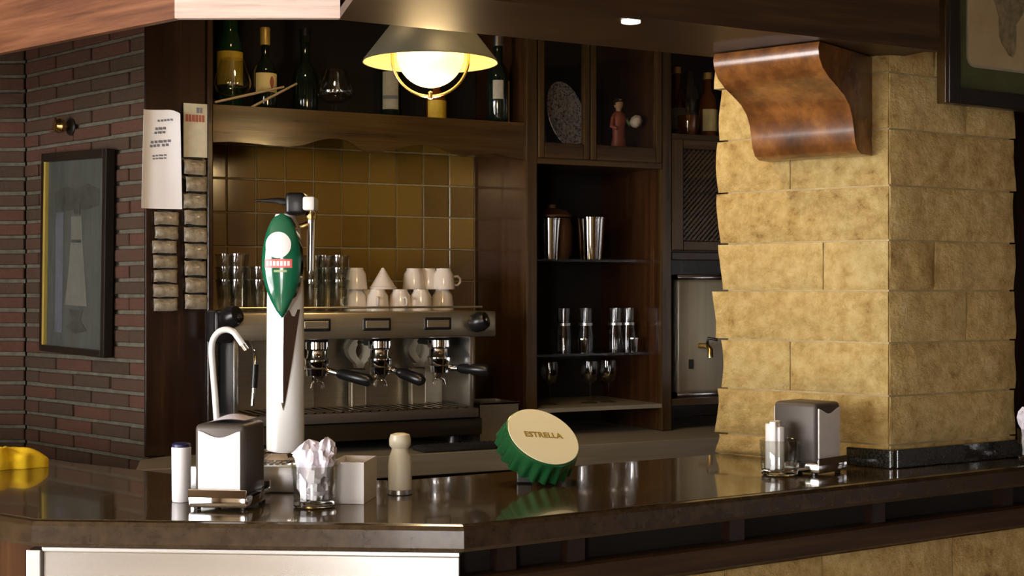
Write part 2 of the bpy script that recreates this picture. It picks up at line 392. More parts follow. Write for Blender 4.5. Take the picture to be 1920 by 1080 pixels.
# brick walls
def brick_wall(name, length, loc, rz, z_top, course, blen):
    core = struct(name, MB().box(-length, 0, 0.010, 0.09, 0, z_top), M['mortar'], loc=loc, rot=(0, 0, rz))
    cache = {}
    nz = int(z_top / course)
    for r in range(nz):
        x = 0.0; first = True
        while x > -length + 0.01:
            L = blen * (0.5 if (first and r % 2) else 1.0); first = False
            L = min(L, length + x)
            key = (round(L, 3), random.randrange(2))
            if key not in cache:
                m = MB(); m.box(-L + 0.009, 0, 0, 0.03, 0.006, course - 0.004, bev=0.0025, seg=1)
                cache[key] = m.mesh('brick', 30); cache[key].materials.append(M['brick'])
            o = obj('brick', cache[key], None, core, loc=(x, random.uniform(-0.002, 0.002), r * course + random.uniform(-0.001, 0.001)))
            x -= L
    return core
K0 = Vector((-0.94, 3.63, 0)); AL = math.atan2(-0.694, 0.72)
brick_wall('wall_left', 0.668, K0, AL, H, 0.0425, 0.195)
K1 = K0 + Vector((-0.72, 0.694, 0)) * 0.668
brick_wall('wall_passage', 0.6, K1, math.radians(-4), H, 0.0425, 0.195)
struct('wall_passage_end', MB().box(RX0, K1.x - 0.59, K1.y, K1.y + 0.1, 0, H), M['plaster'])

# tiled back splash, each tile its own piece
TW, TH = 0.0881, 0.0985
s0t = s_of(423, 0)
zt = zb(650, 404, 0)
splash = struct('wall_tiled', MB().box(s_of(392, 0), s_of(893, 0), -0.004, 0.012, 1.03, 1.99), M['grout'], loc=B(0, 0, 0), rot=(0, 0, AB))
tm = MB(); tm.box(0.0022, TW - 0.0022, -0.010, 0.002, 0.0022, TH - 0.0022, bev=0.0015, seg=1)
tm = tm.mesh('tile', 30); tm.materials.append(M['tile'])
tn = MB(); tn.box(TW - (s0t - s_of(394, 0)), TW - 0.0022, -0.010, 0.002, 0.0022, TH - 0.0022, bev=0.0015, seg=1)
tn = tn.mesh('tile', 30); tn.materials.append(M['tile'])
for c in range(-1, 9):
    for r in range(-3, 6):
        obj('tile', tn if c < 0 else tm, None, splash, loc=(s0t + c * TW, 0, zt + r * TH))

# stone pillar
PC = Vector((0.768, 2.86)); aR, aLf = math.radians(58), math.radians(51)
uR = Vector((math.sin(aR), math.cos(aR))); uLf = Vector((-math.sin(aLf), math.cos(aLf)))
WR, WL = 0.392, 0.405
def rough_block(w_, h_, t_, seed, nx, nz, amp=0.006, jl=0.0, jr=0.0):
    """block in x 0..w, z 0..h, rough front at y=0 looking to -y"""
    b = bmesh.new(); off = Vector((seed * 3.17, seed * 1.31, 0))
    g = []
    for i in range(nx + 1):
        col = []
        for j in range(nz + 1):
            u, v = i / nx, j / nz
            x = u * w_ - jl * (1 - u) * math.sin(3.0 * v + seed) + jr * u * math.sin(2.6 * v + seed)
            z = v * h_
            n = noise.noise(Vector((x * 14, z * 18, 0)) + off) + 0.5 * noise.noise(Vector((x * 40, z * 44, 3)) + off)
            e = min(u * nx, (1 - u) * nx, v * nz, (1 - v) * nz)
            y = -amp * (0.45 + n) if e > 0.5 else 0.002 + 0.003 * n
            col.append(b.verts.new((x, y, z)))
        g.append(col)
    for i in range(nx):
        for j in range(nz): b.faces.new((g[i][j], g[i + 1][j], g[i + 1][j + 1], g[i][j + 1]))
    ring = [g[i][0] for i in range(nx + 1)] + [g[nx][j] for j in range(1, nz + 1)] + [g[i][nz] for i in range(nx - 1, -1, -1)] + [g[0][j] for j in range(nz - 1, 0, -1)]
    back = [b.verts.new((v.co.x, t_, v.co.z)) for v in ring]
    n = len(ring)
    for k in range(n): b.faces.new((ring[k], back[k], back[(k + 1) % n], ring[(k + 1) % n]))
    bmesh.ops.recalc_face_normals(b, faces=b.faces)
    m = MB(); m._merge(b); return m
pin = 0.014
c0 = PC + (uR + uLf).normalized() * 0.007
pcore = [c0, c0 + uR * (WR - 0.02), c0 + uR * (WR - 0.02) + uLf * (WL - 0.03), c0 + uLf * (WL - 0.03)]
pillar = struct('wall_pillar', MB().prism([(p.x, p.y) for p in pcore], 0, H, axis='z'), M['mortar_stone'])
rotL = math.atan2(-uLf.y, -uLf.x); rotR = math.atan2(uR.y, uR.x)
joints = [-0.01, 0.10, 0.21, 0.32, 0.43, 0.54, 0.65, 0.76, 0.87, 0.98, 1.10, 1.145, 1.245, 1.353, 1.46, 1.563, 1.675, 1.79, 1.905, 2.02, 2.13, 2.24, 2.35, 2.46, 2.59]
for i, (za, zc) in enumerate(zip(joints, joints[1:])):
    if za < 0.9: continue
    za = max(za, 1.10)
    hh = zc - za
    cuts = [[0, 1], [0, 0.45, 1], [0, 1], [0, 0.64, 1]][(i * 3 + 1) % 4]
    jw = random.uniform(-0.012, 0.012)
    for a, c in zip(cuts, cuts[1:]):
        # left face: x runs from far left end to the corner
        xa = -WL * (1 - a) - (jw if a == 0 else 0); xc = -WL * (1 - c)
        o = obj('stone', rough_block(xc - xa - 0.004, hh - 0.004, 0.05, i * 7 + a * 3 + 1, 10 if c - a > 0.6 else 6, 6, 0.006, jl=0.006 if a == 0 else 0), M['stone'], pillar,
                loc=(PC.x - uLf.x * xa, PC.y - uLf.y * xa, za + 0.002), rot=(0, 0, rotL), smooth=50)
    cuts = [[0, 0.35, 1], [0, 1], [0, 1], [0, 0.6, 1]][(i * 5 + 2) % 4]
    for a, c in zip(cuts, cuts[1:]):
        xa = WR * a + (0.004 if a == 0 else 0)
        o = obj('stone', rough_block(WR * c - xa - 0.004, hh - 0.004, 0.045, i * 5 + a * 3 + 60, 10 if c - a > 0.6 else 6, 6, 0.006, jr=0.004 if c == 1 else 0), M['stone'], pillar,
                loc=(PC.x + uR.x * xa, PC.y + uR.y * xa, za + 0.002), rot=(0, 0, rotR), smooth=50)

# black granite skirting round the pillar foot
sk = struct('baseboard_pillar', MB().box(0.0, WR - 0.002, -0.022, -0.010, 0, 0.038, bev=0.002), M['black_granite'], loc=(PC.x, PC.y, 1.1005), rot=(0, 0, rotR))
struct('baseboard_pillar_side', MB().box(-0.085, 0.012, -0.022, -0.010, 0, 0.038, bev=0.002), M['black_granite'], loc=(PC.x, PC.y, 1.1005), rot=(0, 0, rotL))

# ------------------------------------------------------------------ bar counter
aC = math.radians(57); aCL = math.radians(54)
C1 = Vector((-0.0736, 2.157)); C0 = Vector((-0.754, 2.208))
uC = Vector((math.sin(aC), math.cos(aC))); uCL = Vector((-math.sin(aCL), math.cos(aCL)))
OUT = [C0 + uCL * 1.7, C0, C1, C1 + uC * 2.3]
bar = empty('bar_counter', (0, 0, 0))
tag(bar, 'long angled bar counter with polished dark granite top, steel front and stone base', 'counter')
TOPZ = 1.10
obj('worktop', sweep(OUT, [(0.012, TOPZ), (0.50, TOPZ), (0.50, 1.06), (0.012, 1.06)]), M['granite'], bar)
for m_ in sweep(OUT, [(0.0125, TOPZ - 0.0005), (0.004, TOPZ - 0.0025), (0.0, TOPZ - 0.009), (0.0, 1.064), (0.004, 1.058), (0.0125, 1.056)], split=True):
    obj('edge_moulding', m_, M['nose'], bar)
fz = sweep(OUT, [(0.045, 1.06), (0.47, 1.06), (0.47, 0.0), (0.045, 0.0)], split=True)
obj('carcass', fz[0], M['red_wood'], bar); obj('carcass', fz[1], M['dark_wood'], bar); obj('carcass', fz[2], M['black_matt'], bar)
# recessed band with uprights, lower rail and stone front of the right-hand run
rail = sweep(OUT, [(0.008, 1.012), (0.014, 1.016), (0.046, 1.016), (0.046, 0.972), (0.014, 0.972), (0.006, 0.978)], split=True)
obj('lower_rail', rail[2], M['canopy_wood'], bar)
rotC = math.atan2(uC.y, uC.x)
for t in (0.075, 0.21, 0.56, 0.92, 1.3, 1.7):
    p = C1 + uC * t
    obj('upright', MB().box(0, 0.035, 0.022, 0.048, 1.016, 1.058), M['dark_wood_v'], bar, loc=(p.x, p.y, 0), rot=(0, 0, rotC))
for r in range(9):
    za = 0.972 - (r + 1) * 0.108
    x = 0.02 if r % 2 else 0.0; k = 0
    while x < 2.28:
        L = min(random.choice([0.24, 0.3, 0.36, 0.2]), 2.3 - x)
        p = C1 + uC * (x + 0.01)
        obj('stone', rough_block(L - 0.004, 0.104, 0.03, r * 11 + k + 200, 6, 4, 0.006), M['stone'], bar, loc=(p.x - uC.y * 0.02, p.y + uC.x * 0.02, za), rot=(0, 0, rotC), smooth=50)
        x += L; k += 1
# steel front
dF = (C1 - C0).normalized(); rotF = math.atan2(dF.y, dF.x); LF = (C1 - C0).length
obj('front_panel', MB().box(0.012, LF - 0.008, 0.014, 0.045, 0.12, 1.049, bev=0.002), M['steel_panel'], bar, loc=(C0.x, C0.y, 0), rot=(0, 0, rotF))
obj('panel_trim', MB().box(-0.012, 0.012, 0.006, 0.045, 0.12, 1.052, bev=0.002), M['steel'], bar, loc=(C0.x, C0.y, 0), rot=(0, 0, rotF))
obj('panel_trim', MB().box(0.012, LF - 0.008, 0.010, 0.045, 1.049, 1.056, bev=0.001), M['steel'], bar, loc=(C0.x, C0.y, 0), rot=(0, 0, rotF))

# ------------------------------------------------------------------ canopy
aK = math.radians(61); aKL = math.radians(50.4)
B1 = Vector((-0.308, 2.497)); B0 = Vector((-0.587, 2.497))
uK = Vector((math.sin(aK), math.cos(aK))); uKL = Vector((-math.sin(aKL), math.cos(aKL)))
BL = [B0 + uKL * 1.6, B0, B1, B1 + uK * 1.155]
CZ = 1.94
can = empty('bar_canopy', (0, 0, CZ))
tag(can, 'wooden canopy with pale front panel hanging over the bar counter', 'canopy')
def zl(m_):
    bmesh.ops.translate(m_.bm, vec=(0, 0, -CZ), verts=m_.bm.verts); return m_
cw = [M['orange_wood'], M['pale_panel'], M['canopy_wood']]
sf = sweep(BL, [(-0.28, CZ), (-0.006, CZ), (-0.006, CZ + 0.018), (-0.28, CZ + 0.018)], split=True)
obj('soffit_panel', zl(sf[2]), cw[2], can)
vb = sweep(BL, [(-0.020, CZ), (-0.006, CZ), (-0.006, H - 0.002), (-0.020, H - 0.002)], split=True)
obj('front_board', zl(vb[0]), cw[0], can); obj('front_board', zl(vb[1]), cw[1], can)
for m_ in sweep(BL, [(-0.006, CZ + 0.001), (0.0, CZ + 0.001), (0.0, CZ + 0.16), (-0.006, CZ + 0.16)], split=True):
    obj('inner_board', zl(m_), M['canopy_wood'], can)
fb_ = sweep(BL, [(-0.302, CZ - 0.004), (-0.28, CZ - 0.004), (-0.28, CZ + 0.10), (-0.302, CZ + 0.10)], split=True)
obj('fascia_board', zl(fb_[2]), M['canopy_wood'], can)
bh_ = sweep(BL, [(-0.27, CZ + 0.10), (-0.021, CZ + 0.10), (-0.021, H - 0.002), (-0.27, H - 0.002)], split=True)
obj('bulkhead', zl(bh_[2]), M['canopy_wood'], can)
# small glowing disc set in the front edge of the soffit
p = W(1190, 36, F * (CZ - EYE) / (HOR - 36.0))
dl = obj('soffit_disc', MB().lathe([(0.0, -0.002), (0.017, -0.002), (0.017, 0.004), (0.0, 0.004)], 20), plain('soffit_disc_glow', (1, 0.95, 0.85), emit=(1, 0.9, 0.75), es=3.0), can, loc=(p.x - uK.y * 0.012, p.y + uK.x * 0.012, -0.0025))

# corbel on the pillar
cp = PC + uLf * 0.036
corb_prof = [(0.0, 1.938), (0.235, 1.938), (0.240, 1.925), (0.236, 1.908), (0.222, 1.890), (0.195, 1.874), (0.160, 1.860), (0.128, 1.846), (0.105, 1.828), (0.092, 1.806), (0.085, 1.782), (0.080, 1.760), (0.070, 1.744), (0.052, 1.736), (0.0, 1.736)]
mc = MB(); mc.prism([(-a, z) for a, z in corb_prof], -0.232, 0.0, axis='x')
cb = obj('corbel', mc, M['corbel_wood'], None, loc=(cp.x, cp.y, 0), rot=(0, 0, rotL), smooth=40)
# keep its origin at its own base
for v in cb.data.vertices: v.co.z -= 1.736
cb.location.z = 1.736
for v in cb.data.vertices: v.co.y -= 0.004
tag(cb, 'varnished scroll shaped wooden corbel bracket on the bright face of the stone pillar', 'corbel')

# ------------------------------------------------------------------ back counter
bk = empty('back_counter', B(0, 0, 0), AB)
tag(bk, 'low back counter with steel edged worktop along the tiled wall', 'counter')
SL, SR = -0.75, 1.75
obj('worktop', MB().prism([(-0.46, 0.0), (-0.58, -0.33), (-0.70, -0.41), (-0.75, -0.60), (SR, -0.60), (SR, 0.0)], 1.012, 1.03, axis='z'), M['work_steel'], bk)
obj('front_edge', MB().box(SL, SR, -0.615, -0.60, 0.974, 1.031, bev=0.002), M['work_steel'], bk)
obj('carcass', MB().prism([(-0.46, 0.0), (-0.58, -0.33), (-0.70, -0.41), (-0.74, -0.575), (SR, -0.575), (SR, 0.0)], 0.0, 1.011, axis='z'), M['dark_wood'], bk)
for i in range(5):
    x = SL + 0.02 + i * 0.475
    d_ = obj('door', MB().box(x, x + 0.455, -0.592, -0.576, 0.12, 0.955, bev=0.004), M['mid_wood_v'], bk)
    obj('knob', MB().lathe([(0, 0.0), (0.012, 0.002), (0.014, 0.012), (0.008, 0.02), (0, 0.022)], 12, Matrix.Translation((x + 0.41, -0.59, 0.8)) @ Matrix.Rotation(math.pi / 2, 4, 'X')), M['brass'], d_)

# ------------------------------------------------------------------ dark end panel with notices
FD = 0.36    # front plane of shelf and cabinet, distance from the wall
sP0, sP1 = s_of(272, FD), s_of(398, FD)
pan = empty('end_panel', B(sP0, FD, 1.03), AB)
tag(pan, 'dark stained wooden end panel between the brick wall and the tiles', 'panel')
pw = sP1 - sP0
obj('board', MB().box(0, pw - 0.016, 0.0, 0.014, 0.0, 1.5, bev=0.003), M['dark_wood_v'], pan)
obj('edge_strip', MB().box(pw - 0.016, pw, -0.012, 0.36, 0.0, 1.5, bev=0.003), M['dark_wood_v'], pan)
obj('plinth', MB().box(0.03, pw - 0.03, 0.002, 0.012, -0.001, 0.02), M['dark_wood_v'], pan)

# price list: white sheet with a curled right edge
sA, sB = s_of(271, FD + 0.03), s_of(338, FD + 0.03)
zA, zC = zb(300, 203, FD + 0.02), zb(300, 391, FD + 0.02)
ww, hh = sB - sA, zA - zC
def sheet(u, v):
    cu = 0.022 * max(0, (u - 0.55) / 0.45) ** 2 * (0.35 + 0.65 * v) + 0.012 * max(0, (0.3 - u) / 0.3) ** 2
    tp = -0.012 * max(0, (u - 0.7) / 0.3) ** 2 * max(0, (v - 0.8) / 0.2)
    return (u * ww + 0.006 * (v - 1) * (1 if u < 0.5 else -1.4 * u), -cu - 0.004, v * hh + tp - 0.005 * (1 - u) * (1 if v > 0.9 else 0))
ps = empty('price_list', B(sA, FD + 0.004, zC), AB)
tag(ps, 'white curling paper notice with grey print pinned to the dark end panel', 'notice')
shm = MB().surf(sheet, 14, 12); bmesh.ops.solidify(shm.bm, geom=shm.bm.faces[:], thickness=0.0008)
obj('sheet', shm, M['paper'], ps, smooth=60)
pr = MB()
for (cx, cy, wd, ht, n_) in ((0.62, 0.89, 0.42, 0.020, 5), (0.50, 0.805, 0.30, 0.026, 3), (0.48, 0.765, 0.30, 0.024, 3), (0.50, 0.675, 0.54, 0.026, 5), (0.46, 0.635, 0.50, 0.026, 5), (0.47, 0.535, 0.36, 0.016, 4), (0.47, 0.505, 0.34, 0.014, 4)):
    for k in range(n_):
        a = cx - wd / 2 + wd * (k + 0.08) / n_; c = cx - wd / 2 + wd * (k + 0.86) / n_
        pr.surf(lambda u, v, a=a, c=c, cy=cy, ht=ht: (lambda q: (q[0], q[1] - 0.0018, q[2] + (a - cx) * 0.05 * hh))(sheet(a + (c - a) * u, cy + ht * (v - 0.5))), 2, 1)
obj('print', pr, M['ink'], ps)

# strips of snack sachets
def sachet_mesh(w_, h_, seed):
    def f(u, v):
        a = 2 * math.pi * u
        th = 0.010 * (math.sin(math.pi * v) ** 0.6)
        x = w_ / 2 * math.cos(a); y = th * math.sin(a)
        x = math.copysign(abs(math.cos(a)) ** 0.55, math.cos(a)) * w_ / 2
        n = noise.noise(Vector((x * 60 + seed, v * 5, seed)))
        return (x * (1 + 0.05 * n), y * (1 + 0.5 * n) - 0.011, v * h_ + 0.003 * n)
    m = MB().surf(f, 16, 6, closed_u=True)
    return m.mesh('sachet', 60)
def sachet_strip(px0, px1, py0, py1, n, label, card=None):
    d = FD + 0.004
    a, c = s_of(px0, d + 0.01), s_of(px1, d + 0.01)
    zt_, zb_ = zb((px0 + px1) / 2, py0, d + 0.01), zb((px0 + px1) / 2, py1, d + 0.01)
    root = empty('sachet_strip', B((a + c) / 2, d, zb_), AB)
    tag(root, label, 'snack strip', 'snack sachets hanging on the end panel')
    h_ = (zt_ - zb_) / n; w_ = c - a
    for k in range(n):
        o = obj('sachet', sachet_mesh(w_ * random.uniform(0.92, 1.0), h_ * 0.86, k * 1.7 + px0), M['sachet'], root, loc=(random.uniform(-0.002, 0.002), 0, k * h_), rot=(random.uniform(-0.12, 0.02), 0, random.uniform(-0.12, 0.12)))
    obj('backing_tape', MB().box(-w_ * 0.3, w_ * 0.3, -0.0015, -0.0005, 0, zt_ - zb_), M['black_matt'], root)
    if card:
        zc = zb((px0 + px1) / 2, card, d + 0.01)
        hd = obj('header_card', MB().box(-w_ / 2, w_ / 2, -0.006, -0.004, zt_ - zb_ + 0.002, zc - zb_), M['card'], root)
        for q, (zf, hf, mt) in enumerate(((0.76, 0.035, 'red_ink'), (0.70, 0.035, 'red_ink'), (0.88, 0.05, 'ink'))):
            hc = zc - zt_
            m = MB(); x0 = -w_ * 0.42 if q < 2 else w_ * 0.05
            for k in range(6 if q < 2 else 2):
                m.box(x0 + k * w_ * 0.14, x0 + k * w_ * 0.14 + w_ * 0.11, -0.0066, -0.006, zt_ - zb_ + hc * (zf - hf), zt_ - zb_ + hc * (zf + hf))
            obj('print', m, M[mt], hd)
    return root
sachet_strip(287, 334, 394, 584, 7, 'short strip of shiny snack sachets hanging below the white paper notice')
sachet_strip(345, 389, 296, 580, 9, 'long strip of snack sachets under a printed header card', card=194)

# ------------------------------------------------------------------ shelf with wavy apron
sS0, sS1 = sP1, s_of(986, FD)
SHZ = 1.946
shelf = empty('bottle_shelf', B(sS0, FD, SHZ), AB)
tag(shelf, 'wooden wall shelf with wavy cut apron above the ochre tiles', 'shelf')
L_ = sS1 - sS0
obj('board', MB().box(0, L_, 0.012, FD - 0.012, -0.022, 0.0, bev=0.002), M['mid_wood'], shelf)
wave = [(400, 267), (430, 266), (470, 269), (505, 273), (540, 276), (570, 272), (595, 264), (615, 260), (640, 261), (658, 268), (675, 280), (695, 287), (720, 284), (745, 279), (775, 273), (800, 271), (822, 276), (845, 286), (870, 293), (895, 291), (925, 288), (950, 294), (986, 301)]
poly = [(s_of(a, FD) - sS0, zb(a, c, FD) - SHZ) for a, c in wave]
poly[0] = (0, poly[0][1]); poly[-1] = (L_, poly[-1][1])
obj('apron', MB().prism([(0, 0.004)] + poly + [(L_, 0.004)], -0.008, 0.012, axis='y'), M['mid_wood'], shelf)
obj('back_board', MB().box(0, L_, FD - 0.011, FD - 0.001, 0.0, 0.60), M['black_matt'], shelf)

# ------------------------------------------------------------------ bottles and glasses on the shelf
def bottle(name, px, d, z, prof, mat, label, cat='bottle', lab=None, cap=None, seg=24, extra=None, sy=1.0, group=None, rz=0.0):
    """lab=(z0,z1,r,material[,angle0,angle1]) cap=(profile, material)"""
    r = empty(name, B(s_of(px, d), d, z), AB + rz); tag(r, label, cat, group)
    obj('body', MB().lathe(prof, seg, sy=sy), mat, r, smooth=40)
    for q in (lab if isinstance(lab, list) else [lab] if lab else []):
        z0, z1, rr, mt = q[:4]; a0, a1 = (q[4], q[5]) if len(q) > 4 else (-math.pi, 0.0)
        m = MB().surf(lambda u, v: (rr * math.cos(a0 + (a1 - a0) * u), rr * sy * math.sin(a0 + (a1 - a0) * u), z0 + (z1 - z0) * v), 14, 1)
        obj('label', m, mt, r, smooth=60)
    if cap: obj('cap', MB().lathe(cap[0], seg), cap[1], r, smooth=40)
    return r
def hz(px, py, d): return zb(px, py, d) - SHZ
Z = SHZ + 0.0
bt = bottle('liquor_bottle', 430, 0.12, Z, [(0, 0), (0.034, 0), (0.038, 0.006), (0.038, 0.19), (0.036, 0.21), (0.026, 0.235), (0.024, 0.25), (0.024, 0.33), (0.0, 0.332)], M['bottle_green'],
       'tall dark green bottle with a bright yellow label behind a goblet', lab=(0.091, 0.185, 0.0386, M['label_yellow'], -2.9, -0.5))
brandy = bottle('liquor_bottle', 497, 0.20, Z, [(0, 0), (0.029, 0), (0.032, 0.006), (0.032, 0.125), (0.028, 0.14), (0.016, 0.155), (0.010, 0.165), (0.010, 0.205), (0.0, 0.205)], M['bottle_dark'],
       'brandy bottle with gold foil neck and square cream label', lab=[(0.066, 0.119, 0.0325, M['label_cream'], -2.75, -0.40)],
       cap=([(0, 0.200), (0.0135, 0.200), (0.014, 0.203), (0.0145, 0.246), (0.0125, 0.249), (0, 0.250)], M['foil_gold']))
em = MB(); em.surf(lambda u, v: (0.0331 * math.cos(-1.25 + 0.42 * (u - 0.5) * math.sin(math.pi * (0.08 + 0.84 * v))), 0.0331 * math.sin(-1.25 + 0.42 * (u - 0.5) * math.sin(math.pi * (0.08 + 0.84 * v))), 0.076 + 0.034 * v), 4, 8)
obj('emblem', em, M['red_ink'], brandy)
bottle('liquor_bottle', 572, 0.16, Z, [(0, 0), (0.034, 0), (0.037, 0.005), (0.037, 0.12), (0.030, 0.145), (0.014, 0.165), (0.0135, 0.22), (0.016, 0.222), (0.016, 0.24), (0, 0.241)], M['bottle_dark'], 'black unlabelled bottle between the brandy bottle and the snifter', cap=([(0, 0.2405), (0.017, 0.2405), (0.017, 0.262), (0, 0.264)], M['black']))
bottle('liquor_bottle', 733, 0.16, Z, [(0, 0), (0.030, 0), (0.033, 0.005), (0.033, 0.16), (0.028, 0.18), (0.013, 0.20), (0.0125, 0.26), (0, 0.262)], M['bottle_dark'], 'dark bottle with a narrow pale grey label left of the lamp globe', lab=[(0.045, 0.155, 0.0336, M['label_grey'], -2.75, -1.25), (0.075, 0.085, 0.034, M['ink'], -2.7, -1.3)])
bottle('liquor_bottle', 818, 0.22, Z, [(0, 0), (0.027, 0), (0.030, 0.004), (0.030, 0.075), (0.026, 0.092), (0.013, 0.105), (0.013, 0.13), (0, 0.131)], M['bottle_amber'], 'small squat bottle with yellow label right below the lamp ring', lab=(0.014, 0.072, 0.0306, M['label_yellow'], -2.9, -0.25), cap=([(0, 0.128), (0.015, 0.128), (0.015, 0.145), (0, 0.146)], M['foil_gold']))
dkb = bottle('liquor_bottle', 934, 0.30, Z, [(0, 0), (0.030, 0), (0.033, 0.005), (0.033, 0.14), (0.028, 0.165), (0.014, 0.185), (0.013, 0.235), (0, 0.237)], M['bottle_dark'], 'tall black bottle with gold stripe at the right end of the shelf', lab=[(0.075, 0.13, 0.0336, M['label_grey'], -2.5, -1.55), (0.0, 0.13, 0.0338, M['gold'], -0.95, -0.65)], cap=([(0, 0.234), (0.0155, 0.234), (0.0155, 0.262), (0, 0.263)], M['steel']))
def snifter(px, d, z, hgt, rad, label, name='snifter_glass'):
    r = empty(name, B(s_of(px, d), d, z), AB); tag(r, label, 'glass')
    h0 = hgt * 0.30
    out = [(rad * 0.62, hgt), (rad * 0.80, h0 + (hgt - h0) * 0.72), (rad * 0.97, h0 + (hgt - h0) * 0.45), (rad, h0 + (hgt - h0) * 0.33), (rad * 0.88, h0 + (hgt - h0) * 0.14), (rad * 0.5, h0 + (hgt - h0) * 0.02), (rad * 0.14, h0 - 0.004)]
    inn = [(a - 0.0014, z_ + (0.0 if i == 0 else 0.001)) for i, (a, z_) in enumerate(out[:-1])][::-1]
    obj('bowl', MB().lathe([(0, h0 + 0.004)] + inn + out + [(0, h0 - 0.004)], 32), M['glass'], r, smooth=60)
    obj('stem', MB().lathe([(0, 0.002), (rad * 0.16, 0.006), (rad * 0.11, h0 * 0.4), (rad * 0.14, h0 - 0.003), (0, h0 - 0.003)], 16), M['glass'], r, smooth=60)
    obj('foot', MB().lathe([(0, 0), (rad * 0.62, 0), (rad * 0.62, 0.0015), (rad * 0.15, 0.006), (0, 0.006)], 28), M['glass'], r, smooth=60)
    return r
snifter(436, 0.24, Z, 0.148, 0.051, 'goblet standing in front of the yellow labelled bottle', 'goblet')
snifter(628, 0.28, Z, 0.132, 0.050, 'large empty balloon snifter glass on the wooden shelf')
# two pale sticks leaning in front of the brandy bottle
def stick(a, c, d0, d1, label):
    A = B(s_of(a[0], d0), d0, zb(a[0], a[1], d0)); Cc = B(s_of(c[0], d1), d1, zb(c[0], c[1], d1))
    m = MB(); v = Cc - A
    m.tube([(0, 0, 0), v * 0.5, v], [0.0032, 0.0035, 0.003], 8)
    o = obj('drink_stirrer', m, M['rope_wood'], None, loc=A); tag(o, label, 'stirrer', 'pale sticks on the shelf'); return o
stick((402, 192), (532, 163), 0.345, 0.25, 'longer pale stick leaning across the foot of the goblet')
stick((468, 203), (556, 157), 0.345, 0.24, 'shorter pale stick leaning below the brandy bottle label')

# ------------------------------------------------------------------ display cabinet
CD = 0.38
sK0 = s_of(993, CD); sK1 = s_of(1246, CD); sK2 = s_of(1420, CD)
zD = 1.835
cab = empty('display_cabinet', B(sK0, CD, 1.031), AB)
tag(cab, 'dark wooden bar cabinet with two glazed doors over an open glass niche', 'cabinet')
cwid = sK1 - sK0; ZB = 1.031
TZ = 1.52
obj('side_panel', MB().box(0.0, 0.02, 0.02, CD - 0.002, 0, TZ), M['red_wood'], cab)
obj('corner_post', MB().box(-0.012, 0.024, -0.004, 0.02, 0, TZ, bev=0.003), M['mid_wood_v'], cab)
obj('side_panel', MB().box(cwid - 0.012, cwid + 0.006, 0.02, CD - 0.002, 0, TZ), M['red_wood'], cab)
obj('corner_post', MB().box(cwid - 0.012, cwid + 0.024, -0.004, 0.02, 0, TZ, bev=0.003), M['mid_wood_v'], cab)
obj('back_board', MB().box(0.02, cwid - 0.012, CD - 0.014, CD - 0.004, 0, TZ), M['black_matt'], cab)
zq = zD - ZB
obj('middle_shelf', MB().box(0.02, cwid - 0.012, 0.0, CD - 0.014, zq, zq + 0.03), M['mid_wood'], cab)
obj('bottom_rail', MB().box(0.024, cwid - 0.012, -0.006, 0.012, zq - 0.004, zq + 0.012, bev=0.002), M['mid_wood'], cab)
zl1 = zb(1120, 762, CD) - ZB
obj('bottom_board', MB().box(0.02, cwid - 0.012, -0.004, CD - 0.014, zl1 - 0.012, zl1), M['work_steel'], cab)
zs2 = zb(1100, 660, 0.25) - ZB; zs3 = zb(1080, 487, 0.25) - ZB
obj('glass_shelf', MB().box(0.02, cwid - 0.012, 0.05, CD - 0.014, zs2 - 0.008, zs2), M['pane'], cab)
obj('glass_shelf', MB().box(0.02, cwid - 0.012, 0.05, CD - 0.014, zs3 - 0.008, zs3), M['pane'], cab)
zdb, zdt = zq + 0.014, TZ - 0.02
def glazed_door(x0, x1):
    r = empty('door', (x0, 0, zdb)); r.parent = cab
    w_ = x1 - x0; h_ = zdt - zdb; st = 0.021
    obj('stile', MB().box(0, st, -0.008, 0.012, 0, h_, bev=0.003), M['mid_wood_v'], r)
    obj('stile', MB().box(w_ - st, w_, -0.008, 0.012, 0, h_, bev=0.003), M['mid_wood_v'], r)
    obj('rail', MB().box(st, w_ - st, -0.008, 0.012, 0, 0.046, bev=0.003), M['mid_wood'], r)
    obj('rail', MB().box(st, w_ - st, -0.008, 0.012, h_ - 0.046, h_, bev=0.003), M['mid_wood'], r)
    obj('pane', MB().box(st, w_ - st, 0.0, 0.003, 0.046, h_ - 0.046), M['pane'], r)
xm = s_of(1105, CD) - sK0
glazed_door(0.026, xm - 0.001); glazed_door(xm + 0.001, cwid - 0.013)

# plate and figurine behind the glass
zin = zD + 0.0305
sp = s_of(1054, 0.30)
pla = empty('decorated_plate', B(sp, 0.30, zin), AB + math.radians(28))
tag(pla, 'round plate painted in black and white standing behind the cabinet glass', 'plate')
Mp = Matrix.Translation((0, 0.0, 0.122)) @ Matrix.Scale(1.03, 4) @ Matrix.Rotation(math.radians(80), 4, 'X')
obj('disc', MB().lathe([(0, 0.0), (0.062, 0.0), (0.072, 0.008), (0.072, 0.010), (0.0, 0.003)], 40, Mp), M['plate'], pla, smooth=40)
obj('rim', MB().lathe([(0.070, 0.0075), (0.097, 0.013), (0.0985, 0.015), (0.097, 0.0165), (0.070, 0.0105)], 48, Mp), M['plate_rim'], pla, smooth=40)
obj('stand', MB().box(-0.05, 0.05, -0.01, 0.03, 0, 0.020).tube([(-0.04, 0.03, 0.005), (-0.03, 0.045, 0.08)], 0.003, 6).tube([(0.04, 0.03, 0.005), (0.03, 0.045, 0.08)], 0.003, 6), M['black'], pla)
fg = empty('figurine', B(s_of(1160, 0.28), 0.28, zin), AB); tag(fg, 'small painted figurine in a red robe holding a white bundle behind cabinet glass', 'figurine')
